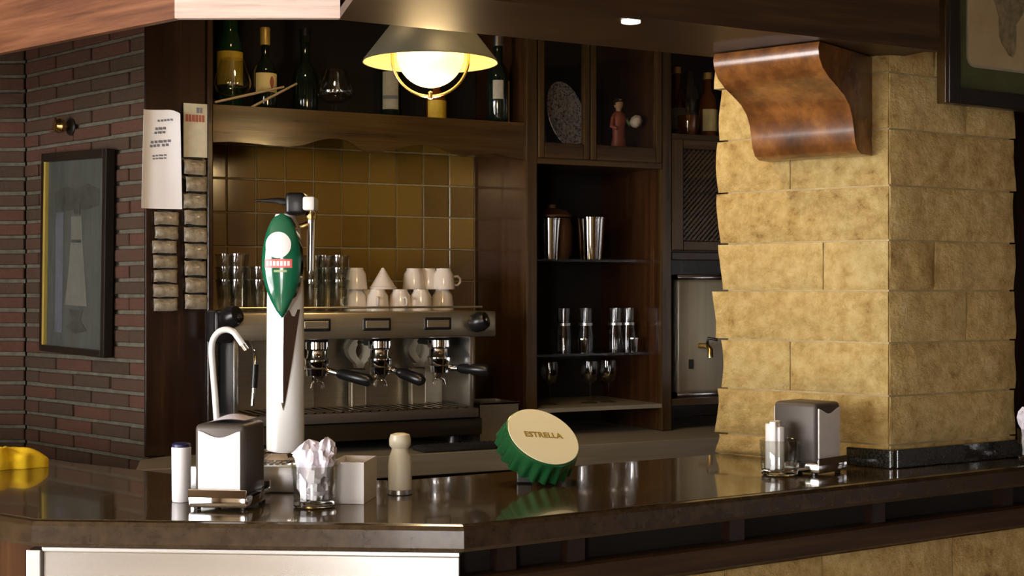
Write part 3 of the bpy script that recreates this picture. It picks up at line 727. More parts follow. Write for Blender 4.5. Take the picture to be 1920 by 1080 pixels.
obj('base', MB().lathe([(0, 0), (0.030, 0), (0.030, 0.008), (0.022, 0.014), (0, 0.014)], 18), M['fig_pale'], fg, smooth=40)
obj('robe', MB().lathe([(0, 0.012), (0.024, 0.014), (0.027, 0.03), (0.020, 0.07), (0.021, 0.10), (0.026, 0.125), (0.020, 0.142), (0.008, 0.15), (0, 0.15)], 18, sy=0.75), M['fig_red'], fg, smooth=40)
obj('skirt_hem', MB().lathe([(0.020, 0.014), (0.029, 0.014), (0.029, 0.034), (0.020, 0.036)], 18, sy=0.75), M['fig_green'], fg, smooth=40)
obj('head', MB().lathe([(0, 0.146), (0.008, 0.148), (0.008, 0.156), (0.014, 0.164), (0.015, 0.174), (0.010, 0.186), (0, 0.19)], 16), M['fig_skin'], fg, smooth=40)
obj('hair', MB().lathe([(0.016, 0.168), (0.0165, 0.178), (0.011, 0.190), (0, 0.194)], 16, Matrix.Translation((0, 0.003, 0))), M['black_matt'], fg, smooth=40)
obj('arm', MB().tube([(0.022, -0.004, 0.128), (0.034, -0.012, 0.108), (0.042, -0.022, 0.112)], [0.008, 0.007, 0.005], 8), M['fig_green'], fg, smooth=50)
obj('arm', MB().tube([(-0.022, -0.004, 0.128), (-0.032, -0.012, 0.10), (-0.020, -0.024, 0.092)], [0.008, 0.007, 0.005], 8), M['fig_red'], fg, smooth=50)
obj('bundle', MB().lathe([(0, -0.022), (0.014, -0.016), (0.019, 0.0), (0.015, 0.014), (0, 0.024)], 14, Matrix.Translation((0.048, -0.024, 0.118)) @ Matrix.Rotation(0.7, 4, 'Y')), M['fig_pale'], fg, smooth=50)

# things in the open niche
def tumbler_mesh(r0, r1, h_, t=0.002, base=0.008, seg=24):
    return MB().lathe([(0, base), (r0 - t, base), (r1 - t, h_), (r1, h_), (r0, 0.001), (r0 - 0.002, 0), (0, 0)], seg)
def steel_cup(px, d, z, r, h_, label):
    o = empty('steel_shaker', B(s_of(px, d), d, z), AB); tag(o, label, 'shaker')
    obj('cup', MB().lathe([(0, 0), (r * 0.78, 0), (r * 0.8, 0.004), (r, h_), (r - 0.0015, h_), (r * 0.78, 0.006), (0, 0.005)], 26), M['chrome'], o, smooth=40)
    obj('rim', MB().lathe([(r - 0.001, h_ - 0.004), (r + 0.002, h_ - 0.003), (r + 0.002, h_ + 0.001), (r - 0.001, h_ + 0.002)], 26), M['chrome'], o, smooth=40)
zS3 = ZB + zs3; zS2 = ZB + zs2
steel_cup(1030, 0.22, zS3, 0.036, 0.125, 'polished steel mixing cup at the left of the upper niche shelf')
steel_cup(1108, 0.24, zS3, 0.044, 0.130, 'wide polished steel mixing cup on the upper niche shelf')
bw = empty('copper_bowl', B(s_of(1052, 0.20), 0.14, zS3), AB); tag(bw, 'round brown copper pot behind the steel cups in the niche', 'pot')
obj('pot', MB().lathe([(0, 0), (0.05, 0), (0.064, 0.03), (0.066, 0.10), (0.058, 0.13), (0.0, 0.14)], 28), M['copper'], bw, smooth=40)
obj('lid', MB().lathe([(0.0, 0.139), (0.062, 0.134), (0.062, 0.140), (0.045, 0.156), (0.012, 0.164), (0.012, 0.174), (0, 0.177)], 28), M['copper'], bw, smooth=40)
def carafe(px, d, z, label):
    o = empty('glass_carafe', B(s_of(px, d), d, z), AB); tag(o, label, 'carafe', 'glass carafes in the cabinet niche')
    obj('body', MB().lathe([(0, 0.005), (0.022, 0.005), (0.024, 0.05), (0.017, 0.085), (0.019, 0.135), (0.0205, 0.135), (0.0185, 0.085), (0.0255, 0.05), (0.024, 0.0), (0, 0)], 24), M['glass'], o, smooth=60)
    obj('collar', MB().lathe([(0.0185, 0.082), (0.0212, 0.082), (0.0212, 0.090), (0.0185, 0.090)], 24), M['steel'], o, smooth=40)
for px, lb in ((1057, 'glass carafe nearest the left post of the dark niche'), (1098, 'second glass carafe from the left in the dark niche'), (1153, 'third glass carafe from the left in the dark niche'), (1178, 'glass carafe furthest right in the dark niche')):
    carafe(px, 0.26, zS2, lb)
for px, lb in ((1093, 'small shiny steel jigger before the left pair of carafes'), (1187, 'small shiny steel jigger before the right pair of carafes')):
    o = empty('steel_jigger', B(s_of(px, 0.31), 0.31, zS2), AB); tag(o, lb, 'jigger', 'steel jiggers on the niche shelf')
    obj('cup', MB().lathe([(0, 0), (0.014, 0), (0.017, 0.042), (0.0155, 0.042), (0.013, 0.003), (0, 0.003)], 20), M['chrome'], o, smooth=40)
    obj('rim', MB().lathe([(0.0155, 0.040), (0.0182, 0.041), (0.0182, 0.044), (0.0155, 0.044)], 20), M['chrome'], o, smooth=40)
zbot = ZB + zl1
for px, lb in ((1030, 'leftmost stemmed glass on the bottom board of the niche'), (1105, 'middle stemmed glass on the bottom board of the niche'), (1140, 'rightmost stemmed glass on the bottom board of the niche')):
    o = empty('stemmed_glass', B(s_of(px, 0.26), 0.26, zbot), AB); tag(o, lb, 'glass', 'stemmed glasses in the niche')
    obj('bowl', MB().lathe([(0, 0.062), (0.022, 0.072), (0.028, 0.095), (0.025, 0.13), (0.0262, 0.13), (0.0295, 0.095), (0.023, 0.07), (0, 0.059)], 22), M['glass'], o, smooth=60)
    obj('stem', MB().lathe([(0, 0), (0.026, 0), (0.026, 0.0015), (0.004, 0.006), (0.0035, 0.06), (0, 0.0605)], 18), M['glass'], o, smooth=60)

# right-hand bay: open bottle shelf, lattice door, boiler shelf
bay = empty('lattice_cabinet', B(sK1 + 0.026, CD, 1.031), AB)
tag(bay, 'narrow wooden cabinet with a diagonal lattice door beside the stone pillar', 'cabinet')
bwid = sK2 - sK1 - 0.03
def zc(py, px=1295): return zb(px, py, CD) - ZB
zo, zt1, zb1 = zc(252), zc(262), zc(470)
obj('top_shelf', MB().box(0, bwid, 0.0, CD - 0.004, zo - 0.02, zo), M['mid_wood'], bay)
obj('back_board', MB().box(0, bwid, CD - 0.014, CD - 0.004, 0, TZ), M['dark_wood_v'], bay)
zsh = zc(747)
obj('lower_shelf', MB().box(0, bwid, 0.0, CD - 0.014, zsh - 0.02, zsh), M['mid_wood'], bay)
obj('valance', MB().box(0, bwid, 0.0, 0.02, zb1 - 0.03, zb1 - 0.004, bev=0.003), M['dark_wood'], bay)
dr = empty('door', (0, 0, zb1)); dr.parent = bay
hd_ = zt1 - zb1
obj('stile', MB().box(0, 0.04, -0.006, 0.016, 0, hd_, bev=0.003), M['mid_wood_v'], dr)
obj('stile', MB().box(bwid - 0.03, bwid, -0.006, 0.016, 0, hd_, bev=0.003), M['mid_wood_v'], dr)
obj('rail', MB().box(0.04, bwid - 0.03, -0.006, 0.016, 0, 0.03, bev=0.003), M['mid_wood'], dr)
obj('rail', MB().box(0.04, bwid - 0.03, -0.006, 0.016, hd_ - 0.03, hd_, bev=0.003), M['mid_wood'], dr)
lat = MB(); xa, xb, za, zz = 0.04, bwid - 0.03, 0.03, hd_ - 0.03
step = 0.017
for sgn, y0 in ((1, 0.004), (-1, 0.008)):
    for k in range(-40, 60):
        c = k * step
        pts = []
        # line z - za = sgn*(x - xa) + c clipped to the opening
        for x in (xa, xb):
            z_ = za + sgn * (x - xa) + c
            pts.append((x, z_))
        (x1, z1), (x2, z2) = pts
        def clip(x1, z1, x2, z2):
            for lim, keep in ((za, 1), (zz, -1)):
                i1 = keep * (z1 - lim) >= 0; i2 = keep * (z2 - lim) >= 0
                if not i1 and not i2: return None
                if i1 != i2:
                    t = (lim - z1) / (z2 - z1); xi = x1 + (x2 - x1) * t
                    if i1: x2, z2 = xi, lim
                    else: x1, z1 = xi, lim
            return x1, z1, x2, z2
        q = clip(x1, z1, x2, z2)
        if not q or math.hypot(q[2] - q[0], q[3] - q[1]) < 0.004: continue
        x1, z1, x2, z2 = q; L2 = math.hypot(x2 - x1, z2 - z1)
        Mx = Matrix.Translation(((x1 + x2) / 2, y0, (z1 + z2) / 2)) @ Matrix.Rotation(-math.atan2(z2 - z1, x2 - x1), 4, 'Y')
        lat.box(-L2 / 2, L2 / 2, -0.002, 0.002, -0.0032, 0.0032, M=Mx)
lt = obj('lattice', lat, M['mid_wood'], dr); lt['kind'] = 'stuff'
obj('door_back', MB().box(0.04, bwid - 0.03, 0.02, 0.024, 0.03, hd_ - 0.03), M['black_matt'], dr)
# bottles on the open shelf of that bay
Zo = ZB + zo
bottle('liquor_bottle', 1290, 0.28, Zo, [(0, 0), (0.030, 0), (0.034, 0.005), (0.036, 0.06), (0.038, 0.12), (0.030, 0.155), (0.018, 0.17), (0.017, 0.21), (0, 0.212)], M['glass'], 'clear bottle with orange liquid beside the stone pillar top')
o = obj('orange_liquor', MB().lathe([(0, 0.006), (0.027, 0.006), (0.032, 0.03), (0.033, 0.072), (0, 0.072)], 24), M['amber_liquid'], None, loc=B(s_of(1290, 0.28), 0.28, Zo), smooth=40)
o.parent = bpy.data.objects[[x.name for x in bpy.data.objects if x.get('label', '').startswith('clear bottle with orange')][0]]; o.location = (0, 0, 0); o.name = 'liquor'
bottle('liquor_bottle', 1268, 0.16, Zo, [(0, 0), (0.028, 0), (0.031, 0.005), (0.031, 0.14), (0.024, 0.165), (0.013, 0.18), (0.013, 0.225), (0, 0.226)], M['bottle_amber'], 'dark amber bottle with gold cap beside the cabinet door', lab=(0.04, 0.11, 0.0316, M['label_grey'], -2.7, -0.4), cap=([(0, 0.224), (0.016, 0.224), (0.016, 0.245), (0, 0.246)], M['foil_gold']))
bottle('liquor_bottle', 1327, 0.24, Zo, [(0, 0), (0.028, 0), (0.031, 0.005), (0.031, 0.12), (0.024, 0.145), (0.013, 0.16), (0.013, 0.20), (0, 0.201)], M['bottle_amber'], 'bottle with gold label half hidden by the stone pillar', lab=(0.03, 0.10, 0.0316, M['label_cream'], -2.7, -0.4), cap=([(0, 0.199), (0.016, 0.199), (0.016, 0.22), (0, 0.221)], M['foil_gold']))
# steel boiler
Zs = ZB + zsh; sb0 = s_of(1270, 0.33); hb = zb(1300, 517, 0.33) - Zs
bo = empty('water_boiler', B(sb0, 0.33, Zs), AB); tag(bo, 'tall brushed steel water boiler with a small tap next to the pillar', 'boiler')
obj('body', MB().box(0, 0.2, 0, 0.2, 0.012, hb - 0.012, bev=0.012, seg=3), M['boiler'], bo, smooth=40)
obj('lid', MB().box(-0.004, 0.204, -0.004, 0.204, hb - 0.014, hb + 0.004, bev=0.006), M['chrome'], bo, smooth=40)
obj('foot_rim', MB().box(-0.002, 0.202, -0.002, 0.202, 0.0, 0.014, bev=0.003), M['chrome'], bo, smooth=40)
obj('switch', MB().box(0.042, 0.058, -0.004, 0.004, 0.088, 0.118, bev=0.002), M['black'], bo)
tp_ = obj('tap', MB().tube([(0.085, 0.004, 0.16), (0.085, -0.04, 0.16), (0.085, -0.055, 0.15), (0.085, -0.056, 0.125)], 0.009, 12), M['brass'], bo, smooth=50)
obj('lever', MB().tube([(0.085, -0.04, 0.168), (0.085, -0.045, 0.185), (0.11, -0.06, 0.18)], 0.005, 8), M['black'], tp_, smooth=50)

# ------------------------------------------------------------------ espresso machine
MD0 = 0.50
sM0 = s_of(430, MD0); sM1 = s_of(931, MD0); mw = sM1 - sM0
WZ = 1.031
em_ = empty('espresso_machine', B(sM0, MD0, WZ), AB)
tag(em_, 'three group steel espresso machine with black portafilter handles under the tiles', 'coffee machine')
def mz(py, px=705): return zb(px, py, MD0) - WZ
zt_, zu, ztray, zbase = mz(585), mz(635), mz(772), mz(790)
xr = s_of(893, MD0) - sM0
x0_ = 0.0
tb = obj('upper_housing', MB().box(0, mw, 0.0, 0.42, zu, zt_, bev=0.006), M['machine_steel'], em_, smooth=40)
obj('cup_rail', MB().tube([(0.01, 0.01, zt_ + 0.012), (mw - 0.04, 0.01, zt_ + 0.012)], 0.003, 8), M['machine_steel'], em_)
obj('back_panel', MB().box(0.01, xr - 0.002, 0.20, 0.42, zbase - 0.01, zu + 0.01), M['machine_steel'], em_)
for x in (s_of(441, MD0 - 0.02) - sM0, xr - 0.008):
    obj('side_post', MB().box(x - 0.007, x + 0.007, 0.012, 0.21, 0.06, zu + 0.002, bev=0.003), M['steel'], em_, smooth=40)
tr = obj('drip_tray', MB().box(0.004, xr + 0.004, -0.012, 0.22, zbase, ztray, bev=0.004), M['dark_steel'], em_, smooth=40)
gr_ = MB()
for k in range(26):
    x = 0.02 + k * (xr - 0.03) / 26; gr_.box(x, x + 0.008, 0.0, 0.20, ztray + 0.0005, ztray + 0.004)
obj('grille', gr_, M['chrome'], tr)
obj('lower_housing', MB().box(0.0, xr + 0.02, 0.0, 0.42, 0.03, zbase - 0.002, bev=0.006), M['machine_base'], em_, smooth=40)
for x in (0.05, xr - 0.05):
    for y in (0.04, 0.36):
        obj('foot', MB().lathe([(0, 0), (0.022, 0), (0.018, 0.032), (0, 0.032)], 16, Matrix.Translation((x, y, 0))), M['black'], em_, smooth=40)
# framed switches
for px in (592, 706, 820):
    s = s_of(px, MD0) - sM0; w2 = 0.040; zc_ = mz(608)
    f_ = MB()
    f_.box(s - w2, s + w2, -0.006, 0.002, zc_ - 0.017, zc_ + 0.017, bev=0.003)
    fo = obj('switch_frame', f_, M['black'], em_)
    obj('switch_plate', MB().box(s - w2 + 0.007, s + w2 - 0.007, -0.008, -0.005, zc_ - 0.010, zc_ + 0.010, bev=0.001), M['machine_steel'], fo)
# steam knob
s = s_of(893, MD0) - sM0; zc_ = mz(604, 893)
kn = obj('steam_knob', MB().lathe([(0, 0), (0.020, 0.0), (0.026, 0.008), (0.028, 0.03), (0.022, 0.046), (0, 0.05)], 20, Matrix.Translation((s - 0.012, 0.004, zc_ - 0.006)) @ Matrix.Rotation(math.radians(68), 4, 'X') @ Matrix.Rotation(math.radians(38), 4, 'Y')), M['black'], em_, smooth=40)
obj('knob_cap', MB().lathe([(0, 0), (0.008, 0), (0.008, 0.004), (0, 0.005)], 14, Matrix.Translation((s + 0.018, -0.03, zc_ + 0.006)) @ Matrix.Rotation(math.radians(68), 4, 'X') @ Matrix.Rotation(math.radians(38), 4, 'Y')), M['chrome'], kn, smooth=40)
# black end cap and second steam knob at the left end
obj('end_cap', MB().box(s_of(401, MD0) - sM0, 0.012, -0.006, 0.09, zu - 0.005, zt_ + 0.008, bev=0.010, seg=3), M['black'], em_, smooth=40)
sl_ = s_of(432, MD0) - sM0
kn = obj('steam_knob', MB().lathe([(0, 0), (0.020, 0.0), (0.026, 0.008), (0.028, 0.03), (0.022, 0.046), (0, 0.05)], 20, Matrix.Translation((sl_ - 0.014, 0.002, zc_ + 0.012)) @ Matrix.Rotation(math.radians(68), 4, 'X') @ Matrix.Rotation(math.radians(30), 4, 'Y')), M['black'], em_, smooth=40)
obj('knob_cap', MB().lathe([(0, 0), (0.008, 0), (0.008, 0.004), (0, 0.005)], 14, Matrix.Translation((sl_ + 0.012, -0.040, zc_ + 0.020)) @ Matrix.Rotation(math.radians(68), 4, 'X') @ Matrix.Rotation(math.radians(30), 4, 'Y')), M['chrome'], kn, smooth=40)
# groups with portafilters
def group(px, hx, hz_):
    s = s_of(px, MD0 - 0.07) - sM0; y = 0.085; zg = mz(688)
    g = obj('group_head', MB().lathe([(0, 0.0), (0.030, 0.0), (0.034, 0.008), (0.034, 0.022), (0.028, 0.028), (0.026, 0.046), (0.032, 0.052), (0.032, 0.07), (0, 0.075)], 28, Matrix.Translation((s, y, zg - 0.004))), M['chrome'], em_, smooth=40)
    obj('neck', MB().box(s - 0.03, s + 0.03, y - 0.01, 0.21, zg + 0.052, zu + 0.004, bev=0.006), M['black'], g, smooth=40)
    obj('filter_holder', MB().lathe([(0, -0.034), (0.012, -0.034), (0.020, -0.022), (0.029, -0.018), (0.031, 0.0), (0, 0.0)], 26, Matrix.Translation((s, y, zg - 0.006))), M['chrome'], g, smooth=40)
    obj('spout', MB().tube([(s, y, zg - 0.036), (s - 0.014, y, zg - 0.046), (s - 0.017, y, zg - 0.058)], 0.005, 8).tube([(s, y, zg - 0.036), (s + 0.014, y, zg - 0.046), (s + 0.017, y, zg - 0.058)], 0.005, 8), M['chrome'], g, smooth=50)
    a = Vector((s + 0.028, y - 0.012, zg - 0.012)); c = Vector((s + 0.028 + hx, y - 0.11, zg - 0.012 + hz_))
    obj('collar', MB().tube([a, a.lerp(c, 0.25)], [0.010, 0.008], 10), M['chrome'], g, smooth=50)
    obj('handle', MB().tube([a.lerp(c, 0.22), a.lerp(c, 0.3), a.lerp(c, 0.6), a.lerp(c, 0.92), c], [0.010, 0.014, 0.016, 0.017, 0.010], 14), M['black'], g, smooth=50)
group(598, 0.085, -0.024); group(716, 0.055, -0.028); group(827, 0.075, -0.004)
# pale curved shapes between the groups, modelled in place of panel reflections
for px in (571, 670, 782):
    s = s_of(px, MD0 - 0.16) - sM0; y = 0.135
    g = MB()
    for sg in (-1, 1):
        prof = []
        for k in range(13):
            v = k / 12; z_ = mz(640) + (mz(695) - mz(640)) * v
            o_ = 0.019 + 0.030 * math.sin(math.pi * min(1, v * 1.15)) ** 1.0 * 0.7 - 0.010 * v
            prof.append((sg * o_, z_))
        inn = [(a - sg * (0.022 if 0.1 < k / 12 < 0.97 else 0.014), z_) for k, (a, z_) in enumerate(prof)]
        g.prism([(s + a, z_) for a, z_ in prof] + [(s + a, z_) for a, z_ in inn[::-1]], y, y + 0.03, axis='y')
    o = obj('reflection_curve', g, M['cream_reflection'], em_, smooth=40)
    obj('reflection_foot', MB().box(s - 0.024, s + 0.022, y + 0.01, y + 0.034, ztray + 0.002, mz(697), bev=0.004), M['machine_steel'], o)
# steam wand on the left
xs = s_of(472, MD0 - 0.02) - sM0
obj('steam_wand', MB().tube([(xs, 0.05, zu), (xs, -0.01, zu - 0.03), (xs - 0.006, -0.02, zu - 0.12), (xs - 0.01, -0.02, ztray + 0.03)], 0.005, 10), M['chrome'], em_, smooth=50)
obj('wand_grip', MB().tube([(xs - 0.002, -0.018, zu - 0.06), (xs - 0.006, -0.02, zu - 0.12)], 0.009, 10), M['black'], em_, smooth=50)

# black rubber mat in front of the machine
a, c = s_of(785, 0.56), s_of(944, 0.56)
o = obj('rubber_mat', MB().box(0, c - a, 0, 0.085, 0, 0.012, bev=0.004), M['black_matt'], None, loc=B(a, 0.597, WZ), rot=(0, 0, AB), smooth=40)
rib = MB()
for k in range(14): rib.box(0.01 + k * (c - a - 0.02) / 14, 0.01 + k * (c - a - 0.02) / 14 + 0.006, 0.006, 0.079, 0.012, 0.014)
obj('rib', rib, M['black_matt'], o)
tag(o, 'flat black ribbed rubber mat on the edge of the back worktop', 'mat')
# knock box right of the machine
a, c = s_of(900, 0.40), s_of(972, 0.40)
kb = empty('knock_box', B(a, 0.40, WZ), AB); tag(kb, 'low steel knock box on the worktop right of the espresso machine', 'knock box')
hk = zb(930, 755, 0.40) - WZ; wk = c - a
m = MB(); m.box(0, wk, 0, 0.004, 0, hk); m.box(0, wk, 0.146, 0.15, 0, hk); m.box(0, 0.004, 0.004, 0.146, 0, hk); m.box(wk - 0.004, wk, 0.004, 0.146, 0, hk); m.box(0.004, wk - 0.004, 0.004, 0.146, 0, 0.004)
obj('box', m, M['machine_steel'], kb)
obj('knock_bar', MB().tube([(0.004, 0.075, hk - 0.012), (wk - 0.004, 0.075, hk - 0.012)], 0.009, 12), M['black'], kb, smooth=50)
obj('rim', MB().box(-0.003, wk + 0.003, -0.004, 0.002, hk - 0.006, hk + 0.002, bev=0.001), M['chrome'], kb)
# cups on top of the machine (upside down, stacked)
TZm = WZ + zt_ + 0.0005
def make_cup():
    r = empty('coffee_cup'); tag(r, 'x', 'cup', 'white coffee cups on the espresso machine')
    obj('bowl', MB().lathe([(0.0335, 0.0), (0.0325, 0.0), (0.027, 0.040), (0.018, 0.052), (0, 0.053), ][:4] + [(0, 0.0525), (0, 0.0565), (0.019, 0.0565), (0.019, 0.060), (0.0215, 0.060), (0.0215, 0.055), (0.029, 0.043), (0.0335, 0.0)], 26), M['porcelain'], r, smooth=40)
    pts = [(0.030, 0, 0.012), (0.044, 0, 0.011), (0.052, 0, 0.020), (0.052, 0, 0.030), (0.044, 0, 0.038), (0.028, 0, 0.036)]
    obj('handle', MB().tube(pts, 0.0038, 8), M['porcelain'], r, smooth=60)
    return r
cup0 = make_cup(); first = True
cups = [(667, 0, 0.30, 200, 'lower white cup of the leftmost stack beside the stacked glasses'), (667, 1, 0.30, 160, 'upper white cup of the leftmost stack beside the stacked glasses'),
        (708, 0, 0.33, 250, 'white cup in the bottom row below the white cone, left one'), (750, 0, 0.33, 270, 'white cup in the bottom row below the white cone, right one'),
        (789, 0, 0.34, 80, 'white cup in the bottom row under the row of tall stacks'), (830, 0, 0.30, 120, 'bottom white cup of the rightmost stack on the machine'),
        (776, 1, 0.28, 100, 'upper white cup directly right of the white cone'), (803, 1, 0.27, 90, 'upper white cup second from the right end'), (832, 1, 0.30, 0, 'upper white cup at right end with its ring handle showing'),
        (690, 0, 0.20, 140, 'rear white cup half hidden behind the leftmost stack'), (765, 0, 0.22, 40, 'rear white cup standing half hidden behind the bottom row'), (808, 0, 0.22, 60, 'rear white cup half hidden below the tall stacks')]
for px, lev, d, an, lb in cups:
    c = cup0 if first else copy_tree(cup0); first = False
    c.location = B(s_of(px, d), d, TZm + 0.0605 * lev + (0.008 if lev and px in (776, 803) else 0)); c.rotation_euler = (0, 0, AB + math.radians(an)); c['label'] = lb
    if lev and px in (776, 803): c.location.z = TZm + 0.0605
co = empty('sugar_cone', B(s_of(718, 0.31), 0.31, TZm + 0.0605), AB); tag(co, 'white cone standing on the middle cups of the espresso machine', 'cone')
obj('cone', MB().lathe([(0, 0.062), (0.004, 0.060), (0.022, 0.030), (0.037, 0.006), (0.037, 0.003), (0.0, 0.003)], 26), M['porcelain'], co, smooth=30)
obj('rim', MB().lathe([(0.030, 0.0), (0.039, 0.0), (0.040, 0.006), (0.036, 0.008)], 26), M['porcelain'], co, smooth=40)

# stacked tumblers
gm = MB().lathe([(0, 0.006), (0.019, 0.006), (0.0265, 0.085), (0.028, 0.085), (0.0215, 0.001), (0.020, 0), (0, 0)], 20).mesh('tumbler', 60); gm.materials.append(M['glass'])
gb = MB().lathe([(0.0262, 0.081), (0.0288, 0.082), (0.0288, 0.0865), (0.0262, 0.0865)], 20).mesh('rim', 60); gb.materials.append(M['glass'])
stacks = [(424, 0.33, 3), (448, 0.36, 3), (470, 0.30, 2), (489, 0.36, 2), (588, 0.34, 3), (612, 0.30, 3), (638, 0.34, 3), (600, 0.22, 3)]
pos_w = ['first stack from the dark end panel', 'second stack from the dark end panel', 'third stack from the dark end panel', 'stack half hidden by the beer tap left side', 'stack touching the right of the beer tap', 'second stack right of the beer tap', 'stack beside the white cups', 'rear stack right of the beer tap']
lev_w = ['lowest', 'middle', 'topmost']
for (px, d, n), wd in zip(stacks, pos_w):
    for k in range(n):
        r = empty('stacked_tumbler', B(s_of(px, d), d, TZm + k * 0.034), AB)
        lw = 'topmost' if k == n - 1 else lev_w[k]
        tag(r, lw + ' clear tumbler of the ' + wd, 'glass', 'stacked tumblers on the espresso machine')
        obj('body', gm, None, r); obj('rim', gb, None, r)

# ------------------------------------------------------------------ pendant lamp
LX, LY = W(807, 0, 3.2).x, 3.2
rimz = W(0, 118, 3.2).z
lp = empty('pendant_lamp', (LX, LY, rimz)); tag(lp, 'lit pendant lamp with conical grey shade, glowing globe and ring guard', 'lamp')
sh = [(0.154, 0.0), (0.153, 0.004), (0.088, 0.088), (0.06, 0.10), (0.02, 0.105), (0.018, 0.13), (0, 0.131)]
obj('shade', MB().lathe(sh, 48), M['shade'], lp, smooth=40)
obj('shade_lining', MB().lathe([(0.152, 0.0005), (0.150, 0.003), (0.086, 0.084), (0.06, 0.095), (0.0, 0.097)], 48), M['shade_in'], lp, smooth=40)
gz = W(0, 101, 3.2).z - rimz
gl = MB(); gl.lathe([(0.077 * math.sin(math.pi * k / 20), gz - 0.077 * math.cos(math.pi * k / 20)) for k in range(15)], 40)
obj('globe', gl, M['globe'], lp, smooth=60)
ringpts = [(0.087 * math.cos(a), 0, gz - 0.010 + 0.087 * math.sin(a)) for a in [math.pi + math.pi * k / 24 for k in range(25)]]
rg = obj('ring_guard', MB().tube([(-0.087, 0, gz + 0.03)] + ringpts + [(0.087, 0, gz + 0.03)], 0.0036, 8), M['brass'], lp, smooth=60)
obj('ring_screw', MB().lathe([(0, -0.008), (0.006, -0.006), (0.006, 0.008), (0, 0.012)], 12, Matrix.Translation((0, 0, gz - 0.096))), M['brass'], rg, smooth=40)
obj('rod', MB().tube([(0, 0, 0.12), (0, 0, H - rimz - 0.02)], 0.008, 10), M['brass'], lp)
obj('ceiling_rose', MB().lathe([(0, H - rimz - 0.03), (0.05, H - rimz - 0.02), (0.055, H - rimz - 0.001), (0, H - rimz - 0.001)], 24), M['brass'], lp, smooth=40)
lamp_light('bulb', 'POINT', (0, -0.075, gz + 0.015), 2.5, (1.0, 0.72, 0.38), 0.03, parent=lp)
lamp_light('bulb', 'POINT', (0, 0, gz - 0.115), 5.5, (1.0, 0.68, 0.32), 0.06, parent=lp)

# ------------------------------------------------------------------ added warm ceiling spots, unseen, to brighten the machine and the pillar
def added_spot(x, y, energy, aim, label, cone=110):
    r = empty('added_spotlight', (x, y, H)); tag(r, label, 'spotlight', 'added unseen spotlights inside the bar')
    obj('housing', MB().lathe([(0.045, 0.0), (0.045, -0.05), (0.040, -0.05), (0.036, -0.004), (0, -0.004)], 20), M['dark_steel'], r, smooth=40)
    obj('trim_ring', MB().lathe([(0.045, -0.044), (0.052, -0.046), (0.052, -0.052), (0.040, -0.052)], 20), M['brass'], r, smooth=40)
    l = lamp_light('bulb', 'SPOT', (0, 0, -0.06), energy, WARM, 0.06, parent=r, spot=cone)
    l.rotation_euler = (Vector(aim) - Vector((x, y, H - 0.06))).to_track_quat('-Z', 'Y').to_euler()
added_spot(-0.45, 3.25, 8, (-0.4, 3.8, 1.2), 'added unseen spotlight over the espresso machine')
added_spot(-0.06, 2.86, 26, (0.62, 3.0, 1.45), 'added unseen spotlight aimed at the stone pillar')

# ------------------------------------------------------------------ napkin dispensers
def napkin_dispenser(loc, rz, label, top_napkin):
    r = empty('napkin_dispenser', loc, rz); tag(r, label, 'napkin holder', 'napkin dispensers on the bar')
    w2, dp, h_ = 0.044, 0.050, 0.140
    obj('base_tray', MB().box(-w2 - 0.006, w2 + 0.006, -dp - 0.012, dp + 0.012, 0.004, 0.024, bev=0.004), M['chrome'], r, smooth=40)
    for x in (-0.04, 0.04):
        for y in (-0.045, 0.045): obj('foot', MB().lathe([(0, 0), (0.006, 0), (0.006, 0.006), (0, 0.006)], 10, Matrix.Translation((x, y, 0))), M['black'], r)
    b = MB(); b.box(-w2, w2, -dp, dp, 0.022, h_, bev=0.009, seg=3)
    obj('body', b, M['dark_steel'], r, smooth=40)
    for sg in (-1, 1):
        top = [(w2 - 0.008 - 2 * (w2 - 0.008) * k / 12, 0.129 - 0.011 * math.sin(math.pi * k / 12) ** 1.5) for k in range(13)]
        n = MB(); n.prism([(-w2 + 0.008, 0.020), (w2 - 0.008, 0.020)] + top, sg * (dp - 0.002), sg * (dp + 0.003), axis='y')
        no = obj('napkin_stack', n, M['napkin'], r)
        if sg < 0:
            d_ = MB()
            for k in range(9): d_.box(-0.028 + k * 0.0062, -0.0245 + k * 0.0062, -dp - 0.0035, -dp - 0.003, 0.0275, 0.0285)
            obj('fold_print', d_, M['ink'], no)
        obj('tray_lip', MB().box(-w2 - 0.006, w2 + 0.006, sg * (dp + 0.010) - 0.002, sg * (dp + 0.010) + 0.002, 0.02, 0.034, bev=0.001), M['chrome'], r)
    if top_napkin:
        obj('loose_napkin', MB().surf(lambda u, v: (-0.028 + 0.064 * u, -0.03 + 0.06 * v, h_ + 0.001 + 0.010 * math.sin(math.pi * u) * (0.35 + 0.65 * math.sin(math.pi * v)) + 0.004 * u), 12, 8), M['tissue'], r, smooth=60)
    return r
pD = on_counter(432, 2.36)
napkin_dispenser((pD.x, pD.y, 1.1005), math.radians(-9), 'napkin dispenser facing the camera beside the crumpled tissues', True)
pD2 = on_counter(1513, 2.80)
napkin_dispenser((pD2.x, pD2.y, 1.1005), math.radians(44), 'napkin dispenser turned away in front of the stone pillar', False)

# toothpick tube
p = on_counter(340, 2.40)
r = empty('toothpick_tube', (p.x, p.y, 1.1005)); tag(r, 'plain white plastic cylinder with dark blue top left of the dispenser', 'toothpick holder')
obj('tube', MB().lathe([(0, 0), (0.0150, 0), (0.0158, 0.003), (0.0165, 0.092), (0.0155, 0.093), (0, 0.093)], 28), M['white_plastic'], r, smooth=40)
obj('cap', MB().lathe([(0, 0.0925), (0.0155, 0.0925), (0.0155, 0.098), (0.013, 0.100), (0, 0.100)], 28), M['blue_cap'], r, smooth=40)

